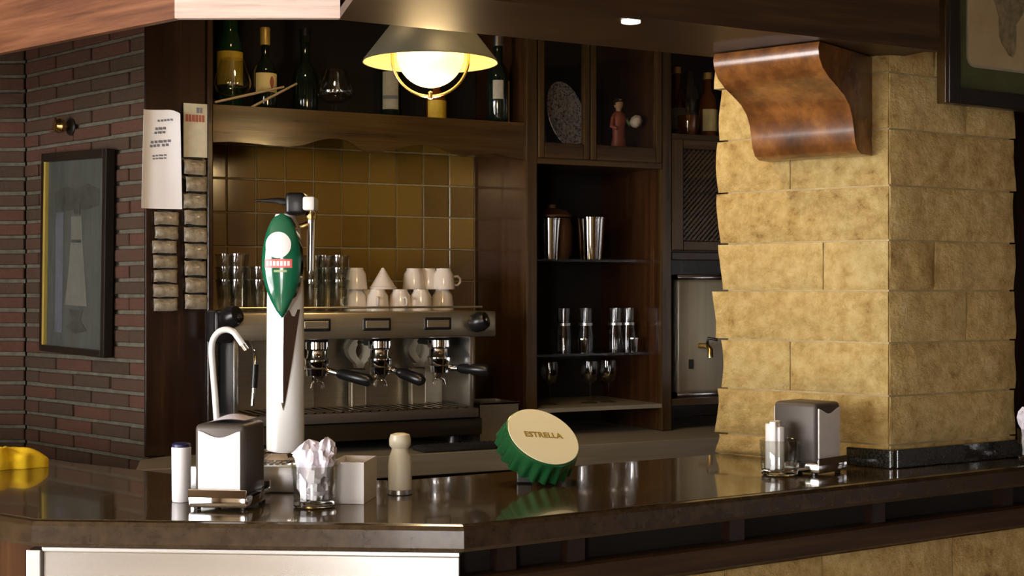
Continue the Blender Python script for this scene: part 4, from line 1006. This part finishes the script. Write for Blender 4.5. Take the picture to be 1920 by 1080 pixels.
# glasses holding tissues
def glass_of_tissue(loc, label, kind):
    r = empty('tissue_glass', loc); tag(r, label, 'glass', 'glasses on the bar')
    obj('tumbler', MB().lathe([(0.0335, 0.0125), (0.0368, 0.068), (0.0380, 0.0690), (0.0390, 0.068), (0.0362, 0.0125)], 32), M['glass'], r, smooth=60)
    obj('thick_base', MB().lathe([(0, 0.0118), (0.0345, 0.0118), (0.0360, 0.010), (0.0352, 0.002), (0.032, 0), (0, 0)], 32), M['thick_glass'], r, smooth=40)
    if kind == 'crumple':
        sd = int(loc[0] * 100) % 7
        for k, (dx, dy, z0, top, R0, ph) in enumerate(((-0.008, 0.004, 0.0135, 0.112, 0.033, 0.3), (0.008, -0.003, 0.0135, 0.104, 0.033, 1.9), (0.017, 0.000, 0.030, 0.116, 0.020, 3.4))):
            def f(u, v, dx=dx, dy=dy, z0=z0, top=top, R0=R0, ph=ph):
                a = 2 * math.pi * u
                q = Vector((math.cos(a) * 1.5, math.sin(a) * 1.5, v * 3.2 + ph * 5 + sd))
                n1 = abs(noise.noise(q)) + 0.6 * abs(noise.noise(q * 2.3)); n2 = noise.noise(q * 1.3 + Vector((9, 2, 4)))
                rr = R0 * (0.80 + 0.14 * v) * (1.12 - 0.75 * n1) * (1.0 if v < 0.72 else max(0.0, 1 - ((v - 0.72) / 0.28) ** 2.4))
                z = z0 + (top - z0) * v + (0.016 * n2 * v if v < 0.999 else 0)
                x = rr * math.cos(a) + dx * (0.5 + 0.8 * v); y = rr * math.sin(a) + dy
                lim = 0.0315 + 0.04 * z if z < 0.07 else 1.0
                h = math.hypot(x, y)
                if h > lim - 0.003: x *= (lim - 0.003) / h; y *= (lim - 0.003) / h
                return (x, y, max(z, 0.0135))
            m = MB().surf(f, 30, 12, closed_u=True)
            obj('tissue', m, M['tissue'], r, smooth=18)
    else:
        for k in range(6):
            a = k * 1.05; q = 0.0105 if k else 0
            hgt = 0.088 + 0.006 * math.sin(k * 2.1)
            obj('sachet', MB().box(-0.0085, 0.0085, -0.0065, 0.0065, 0.0, hgt, bev=0.002, M=Matrix.Translation((-0.009 + q * math.cos(a), q * math.sin(a) - 0.004, 0.0125)) @ Matrix.Rotation(a, 4, 'Z')), M['white_plastic'], r, smooth=40)
    return r
p = on_counter(590, 2.345)
glass_of_tissue((p.x, p.y, 1.1005), 'tumbler stuffed with crumpled tissues right of the near dispenser', 'crumple')
p = on_counter(1462, 2.745)
glass_of_tissue((p.x, p.y, 1.1005), 'tumbler with a bundle of white sachets before the stone pillar', 'roll')
p = on_counter(1944, 2.96)
glass_of_tissue((p.x, p.y, 1.1005), 'tumbler of tissues cut by the right edge of the picture', 'crumple')

# white sachet box
p = on_counter(664, 2.42)
r = empty('sachet_box', (p.x, p.y, 1.1005), math.radians(-7)); tag(r, 'open white square box between the tissue glass and the shaker', 'box')
m = MB(); a, t, h_ = 0.0285, 0.002, 0.070
m.box(-a, a, -0.05, -0.05 + t, 0.003, h_); m.box(-a, a, 0.05 - t, 0.05, 0.003, h_); m.box(-a, -a + t, -0.05 + t, 0.05 - t, 0.003, h_); m.box(a - t, a, -0.05 + t, 0.05 - t, 0.003, h_); m.box(-a, a, -0.05, 0.05, 0.0, 0.003)
obj('box', m, M['white_plastic'], r)
for k in range(8): obj('sachet', MB().box(-a + 0.004, a - 0.004, -0.003, 0.003, 0, 0.056, bev=0.0015, M=Matrix.Translation((0, -0.04 + k * 0.0112, 0.0035)) @ Matrix.Rotation(-0.08, 4, 'X')), M['paper'], r)

# cream shaker
p = on_counter(750, 2.49)
r = empty('shaker', (p.x, p.y, 1.1005)); tag(r, 'cream skittle shaped shaker with rounded knob top', 'shaker')
obj('body', MB().lathe([(0, 0), (0.0205, 0), (0.0212, 0.004), (0.0212, 0.052), (0.0195, 0.066), (0.0155, 0.076), (0.0145, 0.082), (0, 0.082)], 30), M['cream_plastic'], r, smooth=40)
obj('cap', MB().lathe([(0, 0.081), (0.0150, 0.081), (0.0192, 0.086), (0.0195, 0.096), (0.0170, 0.105), (0.009, 0.1075), (0, 0.1075)], 30), M['cream_plastic'], r, smooth=40)
obj('base_ring', MB().lathe([(0.0200, 0.0), (0.0222, 0.001), (0.0222, 0.008), (0.0200, 0.009)], 30), M['steel'], r, smooth=40)

# ------------------------------------------------------------------ giant bottle cap
n = Vector((0.36, -0.55, 0.755)).normalized(); e1 = Vector((1, 0.52, -0.13)); e1 = (e1 - n * e1.dot(n)).normalized(); e2 = n.cross(e1)
Rm = Matrix((e1, e2, n)).transposed().to_4x4()
fc = W(1019, 835, 2.62)
capR, capH = 0.0745, 0.046
rimR = 0.0805
low = fc.z - n.z * capH - rimR * math.sqrt(1 - n.z ** 2)
dz = 1.1012 - low
r = empty('bottle_cap_display', (fc.x, fc.y + 0.0, 1.1005)); tag(r, 'giant green crown bottle cap with cream face leaning on the bar', 'bottle cap')
T = Matrix.Translation(Vector((0, 0, fc.z + dz - 1.1005))) @ Rm
def capf(u, v):
    a = 2 * math.pi * u; k = 0.5 + 0.5 * math.cos(21 * a)
    rr = capR + (rimR - capR) * v - 0.0 + (-0.006 * k) * min(1, v * 1.6 + 0.05)
    return (rr * math.cos(a), rr * math.sin(a), -0.004 - (capH - 0.004) * v)
m = MB().surf(capf, 168, 6, closed_u=True, M=T)
obj('skirt', m, M['cap_green'], r, smooth=70)
obj('shoulder', MB().lathe([(0.066, 0.0), (capR - 0.003, -0.0008), (capR - 0.0003, -0.004), (0.066, -0.006)], 64, T), M['cap_green'], r, smooth=60)
obj('inside', MB().lathe([(0, -capH + 0.006), (rimR - 0.006, -capH + 0.006), (rimR - 0.006, -capH + 0.004), (0, -capH + 0.004)], 48, T), M['black_matt'], r)
fa = obj('face', MB().lathe([(0, 0.0006), (0.0705, 0.0006), (0.0710, -0.002), (0, -0.002)], 64, T), M['cap_cream'], r)
def text_mesh(txt, size, ext=0.0002):
    cu = bpy.data.curves.new('txt', 'FONT'); cu.body = txt; cu.size = size; cu.align_x = 'CENTER'; cu.align_y = 'CENTER'; cu.extrude = ext; cu.resolution_u = 2; cu.offset = 0.0004
    to = bpy.data.objects.new('txt', cu); COL.objects.link(to)
    dg = bpy.context.evaluated_depsgraph_get(); me = bpy.data.meshes.new_from_object(to.evaluated_get(dg))
    bpy.data.objects.remove(to); return me
tm_ = text_mesh('ESTRELLA', 0.0185); tm_.materials.clear(); tm_.materials.append(M['gold_ink'])
tm_.transform(T @ Matrix.Translation((0.0, 0.002, 0.0010)))
obj('lettering', tm_, None, fa)
obj('support_foot', MB().box(-0.050, -0.020, 0.000, 0.035, 0.0, 0.022, bev=0.003), M['black'], r)

# ------------------------------------------------------------------ beer tap on its drip plinth
TY = 2.60
p0 = on_counter(355, 2.50); p1 = on_counter(566, 2.50)
r = empty('drip_plinth', (p0.x, 2.50, 1.1005)); tag(r, 'long low steel drip tray box under the beer tap', 'drip tray')
obj('box', MB().box(0, p1.x - p0.x, 0, 0.17, 0, 0.048, bev=0.004), M['steel'], r, smooth=40)
gr = MB()
for k in range(18): gr.box(0.01 + k * 0.0108, 0.016 + k * 0.0108, 0.015, 0.05, 0.0482, 0.051)
obj('grille', gr, M['chrome'], r)
PZ = 1.1005 + 0.0485
ky = lambda h: -0.0252 * math.sqrt(max(0.0, 1 - (h / 0.0352) ** 2)) - 0.001
tx = on_counter(535, TY).x
def tz(py): return W(0, py, TY).z - PZ
bt = empty('beer_tap', (tx, TY, PZ)); tag(bt, 'tall white and chrome beer tap with a green almond shaped badge', 'beer tap')
obj('base_flange', MB().lathe([(0, 0), (0.048, 0), (0.050, 0.004), (0.044, 0.014), (0.038, 0.018), (0, 0.018)], 36), M['chrome'], bt, smooth=40)
zt2 = tz(402)
obj('column', MB().lathe([(0, 0.016), (0.0345, 0.016), (0.0350, 0.03), (0.0350, tz(700)), (0.0340, tz(560)), (0.028, tz(430)), (0.018, zt2), (0, zt2)], 40, sy=0.72), M['white_metal'], bt, smooth=40)
# chrome keel: narrow V below the badge
zk0, zk1 = tz(768), tz(580)
k = MB()
def keel(sg):
    pts = []
    for j in range(13):
        v = j / 12; z_ = zk0 + (zk1 - zk0) * v
        hw_ = 0.0295 * v ** 0.85
        pts.append(((sg * hw_, ky(hw_), z_), (0.001 * v, min(-0.0268, ky(hw_) - 0.44 * hw_), z_)))
    return pts
for sg in (-1, 1):
    q = keel(sg)
    for (a, c), (a2, c2) in zip(q, q[1:]):
        k.poly([a, c, c2, a2] if sg < 0 else [c, a, a2, c2])
obj('keel', k, M['chrome'], bt, smooth=25)
# badge
zb0, zb1_ = tz(596), tz(402)
def bprof(v):
    if v <= 0 or v >= 1: return 0.0
    return math.sin(math.pi / 2 * (v / 0.52)) ** 0.85 if v < 0.52 else math.cos(math.pi / 2 * (v - 0.52) / 0.48) ** 0.45
def badge(u, v, grow=1.0, lift=0.0):
    z_ = zb0 + (zb1_ - zb0) * v
    hw_ = 0.0355 * grow * bprof(v)
    a = (u - 0.5) * 2
    return (hw_ * a, -0.040 - 0.016 * math.sqrt(max(0, 1 - a * a * 0.92)) * (math.sin(math.pi * v) ** 0.5 if 0 < v < 1 else 0) - lift, z_)
m = MB().surf(lambda u, v: badge(u, v), 18, 26); bmesh.ops.remove_doubles(m.bm, verts=m.bm.verts, dist=1e-6)
bd = obj('badge', m, M['green'], bt, smooth=60)
m = MB().surf(lambda u, v: (lambda q: (q[0] * 1.05, -0.030 + 0.0 * q[1], q[2]))(badge(u, v, 1.03)), 18, 26); bmesh.ops.remove_doubles(m.bm, verts=m.bm.verts, dist=1e-6)
obj('badge_back', m, M['chrome'], bt, smooth=60)
def edge_band(u, v):
    sgn = -1 if u < 0.5 else 1
    return badge(0.0 if sgn < 0 else 1.0, v)
m = MB()
for u in (0.0, 1.0):
    m.surf(lambda t, v, u=u: Vector(badge(u, v)).lerp(Vector((badge(u, v, 1.03)[0] * 1.05, -0.030, badge(u, v)[2])), t), 1, 26)
obj('badge_edge', m, M['chrome'], bt, smooth=60)
def bsurf(x, z_):
    v = (z_ - zb0) / (zb1_ - zb0); hw_ = 0.0355 * bprof(v)
    a = x / hw_
    return (x, -0.040 - 0.016 * math.sqrt(max(0, 1 - a * a * 0.92)) * math.sin(math.pi * v) ** 0.5 - 0.0006, z_)
cz = tz(461); cx_ = -0.0045
obj('white_disc', MB().surf(lambda u, v: bsurf(cx_ + 0.0235 * v * math.cos(2 * math.pi * u), cz + 0.0240 * v * math.sin(2 * math.pi * u)), 28, 5, closed_u=True), M['badge_white'], bd)
za_, zc_ = tz(503), tz(487)
obj('red_band', MB().surf(lambda u, v: bsurf(-0.029 + 0.050 * u, za_ + (zc_ - za_) * v), 14, 3), M['badge_red'], bd)
wl = MB()
for q in range(7): wl.surf(lambda u, v, q=q: (lambda c_: (c_[0], c_[1] - 0.0005, c_[2]))(bsurf(-0.026 + q * 0.0064 + 0.0046 * u, za_ + (zc_ - za_) * (0.22 + 0.55 * v))), 2, 1)
obj('band_lettering', wl, M['badge_white'], bd)
obj('pale_line', MB().surf(lambda u, v: bsurf(-0.012 + 0.024 * u, tz(511) + 0.004 * v), 6, 1), M['badge_pale'], bd)
# tap head, lever and spout
hz0 = tz(400); hz1 = tz(362)
hd2 = obj('tap_head', MB().box(0.002, 0.040, -0.022, 0.03, hz0 - 0.004, hz1, bev=0.008, seg=3), M['black'], bt, smooth=40)
obj('head_cap', MB().box(0.036, 0.058, -0.030, 0.022, tz(396), tz(370), bev=0.004), M['white_metal'], bt, smooth=40)  # white colour paints in the highlight on the chrome cap
obj('lever', MB().tube([(0.004, -0.012, tz(380)), (-0.012, -0.016, tz(377)), (-0.052, -0.022, tz(378))], [0.007, 0.0055, 0.0016], 12), M['black'], bt, smooth=50)
obj('brass_nut', MB().lathe([(0.0, 0), (0.010, 0.0), (0.011, 0.006), (0.010, 0.014), (0, 0.014)], 16, Matrix.Translation((0.047, 0.004, tz(412)))), M['brass'], bt, smooth=40)
obj('spout', MB().tube([(0.047, 0.004, tz(396)), (0.047, 0.004, tz(420)), (0.046, 0.004, tz(508))], [0.007, 0.0080, 0.0072], 16), M['chrome'], bt, smooth=50)
obj('bracket', MB().tube([(0.014, 0.006, tz(430)), (0.034, 0.0, tz(424)), (0.047, 0.004, tz(418))], 0.006, 10), M['brass'], bt, smooth=50)

# swan-neck water spout
SY = 2.58
q0 = W(0, 0, SY)
pts = [(409, 862), (407, 800), (403, 740), (398, 680), (397, 650), (401, 634), (411, 622), (424, 618), (437, 622), (447, 634), (461, 655)]
P = [W(a, c, SY) for a, c in pts]
base = Vector((P[0].x, SY, PZ))
r = empty('swan_neck_spout', base); tag(r, 'thin white curved water spout behind the near napkin dispenser', 'spout')
def smooth_path(ps, n=5):
    out = []
    for i in range(len(ps) - 1):
        p_1 = ps[max(i - 1, 0)]; p0_ = ps[i]; p1_ = ps[i + 1]; p2_ = ps[min(i + 2, len(ps) - 1)]
        for j in range(n):
            t = j / n
            out.append(0.5 * ((2 * p0_) + (p1_ - p_1) * t + (2 * p_1 - 5 * p0_ + 4 * p1_ - p2_) * t * t + (3 * p0_ - p_1 - 3 * p1_ + p2_) * t ** 3))
    out.append(ps[-1]); return out
obj('pipe', MB().tube([v - base for v in smooth_path(P)], 0.0058, 12), M['white_metal'], r, smooth=60)
obj('nozzle', MB().tube([(W(455, 646, SY) - base), (W(462, 656, SY) - base)], 0.0066, 12), M['chrome'], r, smooth=60)
obj('foot', MB().lathe([(0, 0), (0.016, 0), (0.016, 0.006), (0.009, 0.014), (0, 0.014)], 20), M['chrome'], r, smooth=40)

# ------------------------------------------------------------------ yellow cloth at the far left
p = on_counter(12, 2.86)
def cl(u, v):
    a = 2 * math.pi * u; rr = (0.055 + 0.012 * math.sin(3 * a + 1) + 0.006 * math.sin(7 * a)) * math.sin(math.pi * v / 2 + 0.0001) if v < 1 else 0.06
    rr = (0.055 + 0.012 * math.sin(3 * a + 1) + 0.006 * math.sin(7 * a)) * min(1, 1.15 * math.sin(math.pi / 2 * v))
    z_ = 0.040 * (1 - v ** 2.2) * (1 + 0.35 * math.sin(4 * a + 5 * v) * v) + 0.006 * math.sin(9 * a + 3) * v * (1 - v)
    return (rr * math.cos(a) * 1.15, rr * math.sin(a) * 0.8, max(0.0, z_))
m = MB().surf(cl, 60, 14, closed_u=True); bmesh.ops.remove_doubles(m.bm, verts=m.bm.verts, dist=1e-5)
o = obj('cleaning_cloth', m, M['yellow_cloth'], None, loc=(p.x, p.y, 1.1005), smooth=60)
tag(o, 'crumpled bright yellow cloth at the left end of the bar', 'cloth')

# ------------------------------------------------------------------ picture and coat hook on the brick wall
def wall_pt(px, py, off):
    nrm = Vector((math.sin(AL), -math.cos(AL))); uu = Vector((math.cos(AL), math.sin(AL)))
    k_ = (px - 960) / F; o_ = Vector((K0.x, K0.y)) + nrm * off
    s_ = (k_ * o_.y - o_.x) / (uu.x - k_ * uu.y); q = o_ + uu * s_
    return s_, EYE - (py - HOR) / F * q.y, q
sa, za_, qa = wall_pt(81, 478, 0.02); sb_, zb_, qb = wall_pt(203, 478, 0.02)
pw_ = sb_ - sa; mid = (qa + qb) / 2
_, ztop, _ = wall_pt(142, 284, 0.02); _, zbt, _ = wall_pt(142, 664, 0.02)
ph = ztop - zbt
pf = empty('picture_frame', (mid.x, mid.y, zbt), AL); tag(pf, 'tall narrow framed grey photograph on the brick wall', 'picture')
pf.rotation_euler = (0, math.radians(1.5), AL)
ft = 0.020
obj('frame_side', MB().box(-pw_ / 2, -pw_ / 2 + ft * 0.45, -0.014, 0.012, 0, ph, bev=0.002), M['dark_wood_v'], pf)
obj('frame_side', MB().box(pw_ / 2 - ft, pw_ / 2, -0.014, 0.012, 0, ph, bev=0.002), M['frame_black'], pf)
obj('frame_rail', MB().box(-pw_ / 2 + ft * 0.45, pw_ / 2 - ft, -0.014, 0.012, 0, ft * 0.9, bev=0.002), M['frame_black'], pf)
obj('frame_rail', MB().box(-pw_ / 2 + ft * 0.45, pw_ / 2 - ft, -0.014, 0.012, ph - ft * 1.2, ph, bev=0.002), M['frame_black'], pf)
obj('gilt_slip', MB().box(-pw_ / 2 + ft * 0.45, -pw_ / 2 + ft * 0.95, -0.010, 0.010, ft * 0.9, ph - ft * 1.2), M['gold'], pf)
ph_ = obj('photograph', MB().box(-pw_ / 2 + ft * 0.95, pw_ / 2 - ft, 0.0, 0.006, ft * 0.9, ph - ft * 1.2), M['photo_grey'], pf)
def flat(pts, y, name, mt):
    obj(name, MB().prism([((a - 0.5) * pw_, c * ph) for a, c in pts], y, y + 0.0004, axis='y'), M[mt], ph_)
flat([(0.18, 0.10), (0.30, 0.10), (0.30, 0.70), (0.18, 0.70)], -0.0006, 'print_column', 'photo_mid')
flat([(0.16, 0.80), (0.34, 0.83), (0.5, 0.81), (0.66, 0.84), (0.84, 0.81), (0.84, 0.73), (0.62, 0.71), (0.5, 0.715), (0.3, 0.705), (0.16, 0.72)], -0.0006, 'print_foliage', 'photo_dark')
flat([(0.42, 0.68), (0.58, 0.68), (0.60, 0.56), (0.64, 0.40), (0.68, 0.24), (0.34, 0.24), (0.39, 0.40), (0.42, 0.56)], -0.0010, 'print_dress', 'photo_pale')
flat([(0.43, 0.565), (0.58, 0.565), (0.58, 0.55), (0.43, 0.55)], -0.0015, 'print_belt', 'photo_dark')
flat([(0.46, 0.73), (0.50, 0.76), (0.56, 0.74), (0.56, 0.69), (0.47, 0.69)], -0.0015, 'print_head', 'photo_dark')
flat([(0.40, 0.22), (0.62, 0.22), (0.58, 0.17), (0.68, 0.12), (0.5, 0.10), (0.36, 0.13), (0.46, 0.17)], -0.0010, 'print_plant', 'photo_dark')
obj('pane', MB().box(-pw_ / 2 + ft * 0.95, pw_ / 2 - ft, -0.006, -0.004, ft * 0.9, ph - ft * 1.2), M['pane'], pf)
s_, z_, q = wall_pt(134, 238, 0.0)
hk = empty('coat_hook', (q.x, q.y, z_), AL); tag(hk, 'brass coat hook with a round knob on the brick wall above the picture', 'hook')
obj('plate', MB().lathe([(0, -0.003), (0.024, -0.003), (0.024, 0.004), (0.018, 0.008), (0, 0.008)], 24, Matrix.Rotation(math.pi / 2, 4, 'X')), M['frame_black'], hk, smooth=40)
obj('knob', MB().lathe([(0, 0.0), (0.006, 0.004), (0.007, 0.02), (0.018, 0.026), (0.021, 0.038), (0.013, 0.050), (0, 0.053)], 20, Matrix.Rotation(math.pi / 2, 4, 'X')), M['brass'], hk, smooth=40)
obj('rod', MB().tube([(-0.012, -0.018, 0), (-0.05, -0.022, -0.008), (-0.085, -0.018, -0.006)], [0.005, 0.004, 0.003], 8), M['copper'], hk, smooth=40)

# ------------------------------------------------------------------ framed print on the shaded pillar face
nR = Vector((uR.y, -uR.x))
def pil_pt(px, off):
    k_ = (px - 960) / F; o_ = PC + nR * off
    return (k_ * o_.y - o_.x) / (uR.x - k_ * uR.y)
off = 0.035
sx0 = pil_pt(1778, off); q = PC + nR * off + uR * sx0
zf = EYE - (193 - HOR) / F * q.y
fr_ = empty('picture_frame', (q.x, q.y, zf), rotR); tag(fr_, 'black frame with green mount and cream print hanging high on the pillar', 'picture')
fw_, fh_ = 0.34, 0.46
fb = 0.034
for nm, a in (('frame_side', (0, fb, 0, fh_)), ('frame_side', (fw_ - fb, fw_, 0, fh_)), ('frame_rail', (fb, fw_ - fb, 0, fb)), ('frame_rail', (fb, fw_ - fb, fh_ - fb, fh_))):
    obj(nm, MB().box(a[0], a[1], -0.004, 0.020, a[2], a[3], bev=0.003), M['frame_black'], fr_)
obj('frame_edge', MB().box(-0.010, 0.0, -0.002, 0.022, 0.0, fh_, bev=0.002), M['mid_wood_v'], fr_)
mt_ = obj('mount', MB().box(fb, fw_ - fb, 0.004, 0.012, fb, fh_ - fb), M['mat_green'], fr_)
def rrect(x0, x1, z0, z1, r_):
    pts = []
    for cx, cz_, a0 in ((x1 - r_, z0 + r_, -90), (x1 - r_, z1 - r_, 0), (x0 + r_, z1 - r_, 90), (x0 + r_, z0 + r_, 180)):
        for k in range(7):
            a = math.radians(a0 + 15 * k); pts.append((cx + r_ * math.cos(a), cz_ + r_ * math.sin(a)))
    return pts
mg = 0.052
obj('bevel_line', MB().prism(rrect(fb + 0.026, fw_ - fb - 0.026, fb + mg - 0.005, fh_ - fb - mg + 0.005, 0.024), 0.0028, 0.004, axis='y'), M['label_grey'], mt_)
pc_ = obj('print', MB().prism(rrect(fb + 0.030, fw_ - fb - 0.030, fb + mg, fh_ - fb - mg, 0.020), 0.0015, 0.0029, axis='y'), M['print_cream'], mt_)
dw = []
for k in range(24):
    a = 2 * math.pi * k / 24; rr = 0.055 + 0.012 * math.sin(3 * a) + 0.007 * math.sin(5 * a + 1)
    dw.append((fw_ / 2 + 0.02 + rr * math.cos(a) * 0.8, fh_ / 2 - 0.02 + rr * math.sin(a) * 1.5))
obj('pane', MB().box(fb, fw_ - fb, -0.001, 0.0005, fb, fh_ - fb), M['pane'], fr_)
obj('drawing', MB().prism(dw, 0.0012, 0.0015, axis='y'), M['print_line'], mt_)
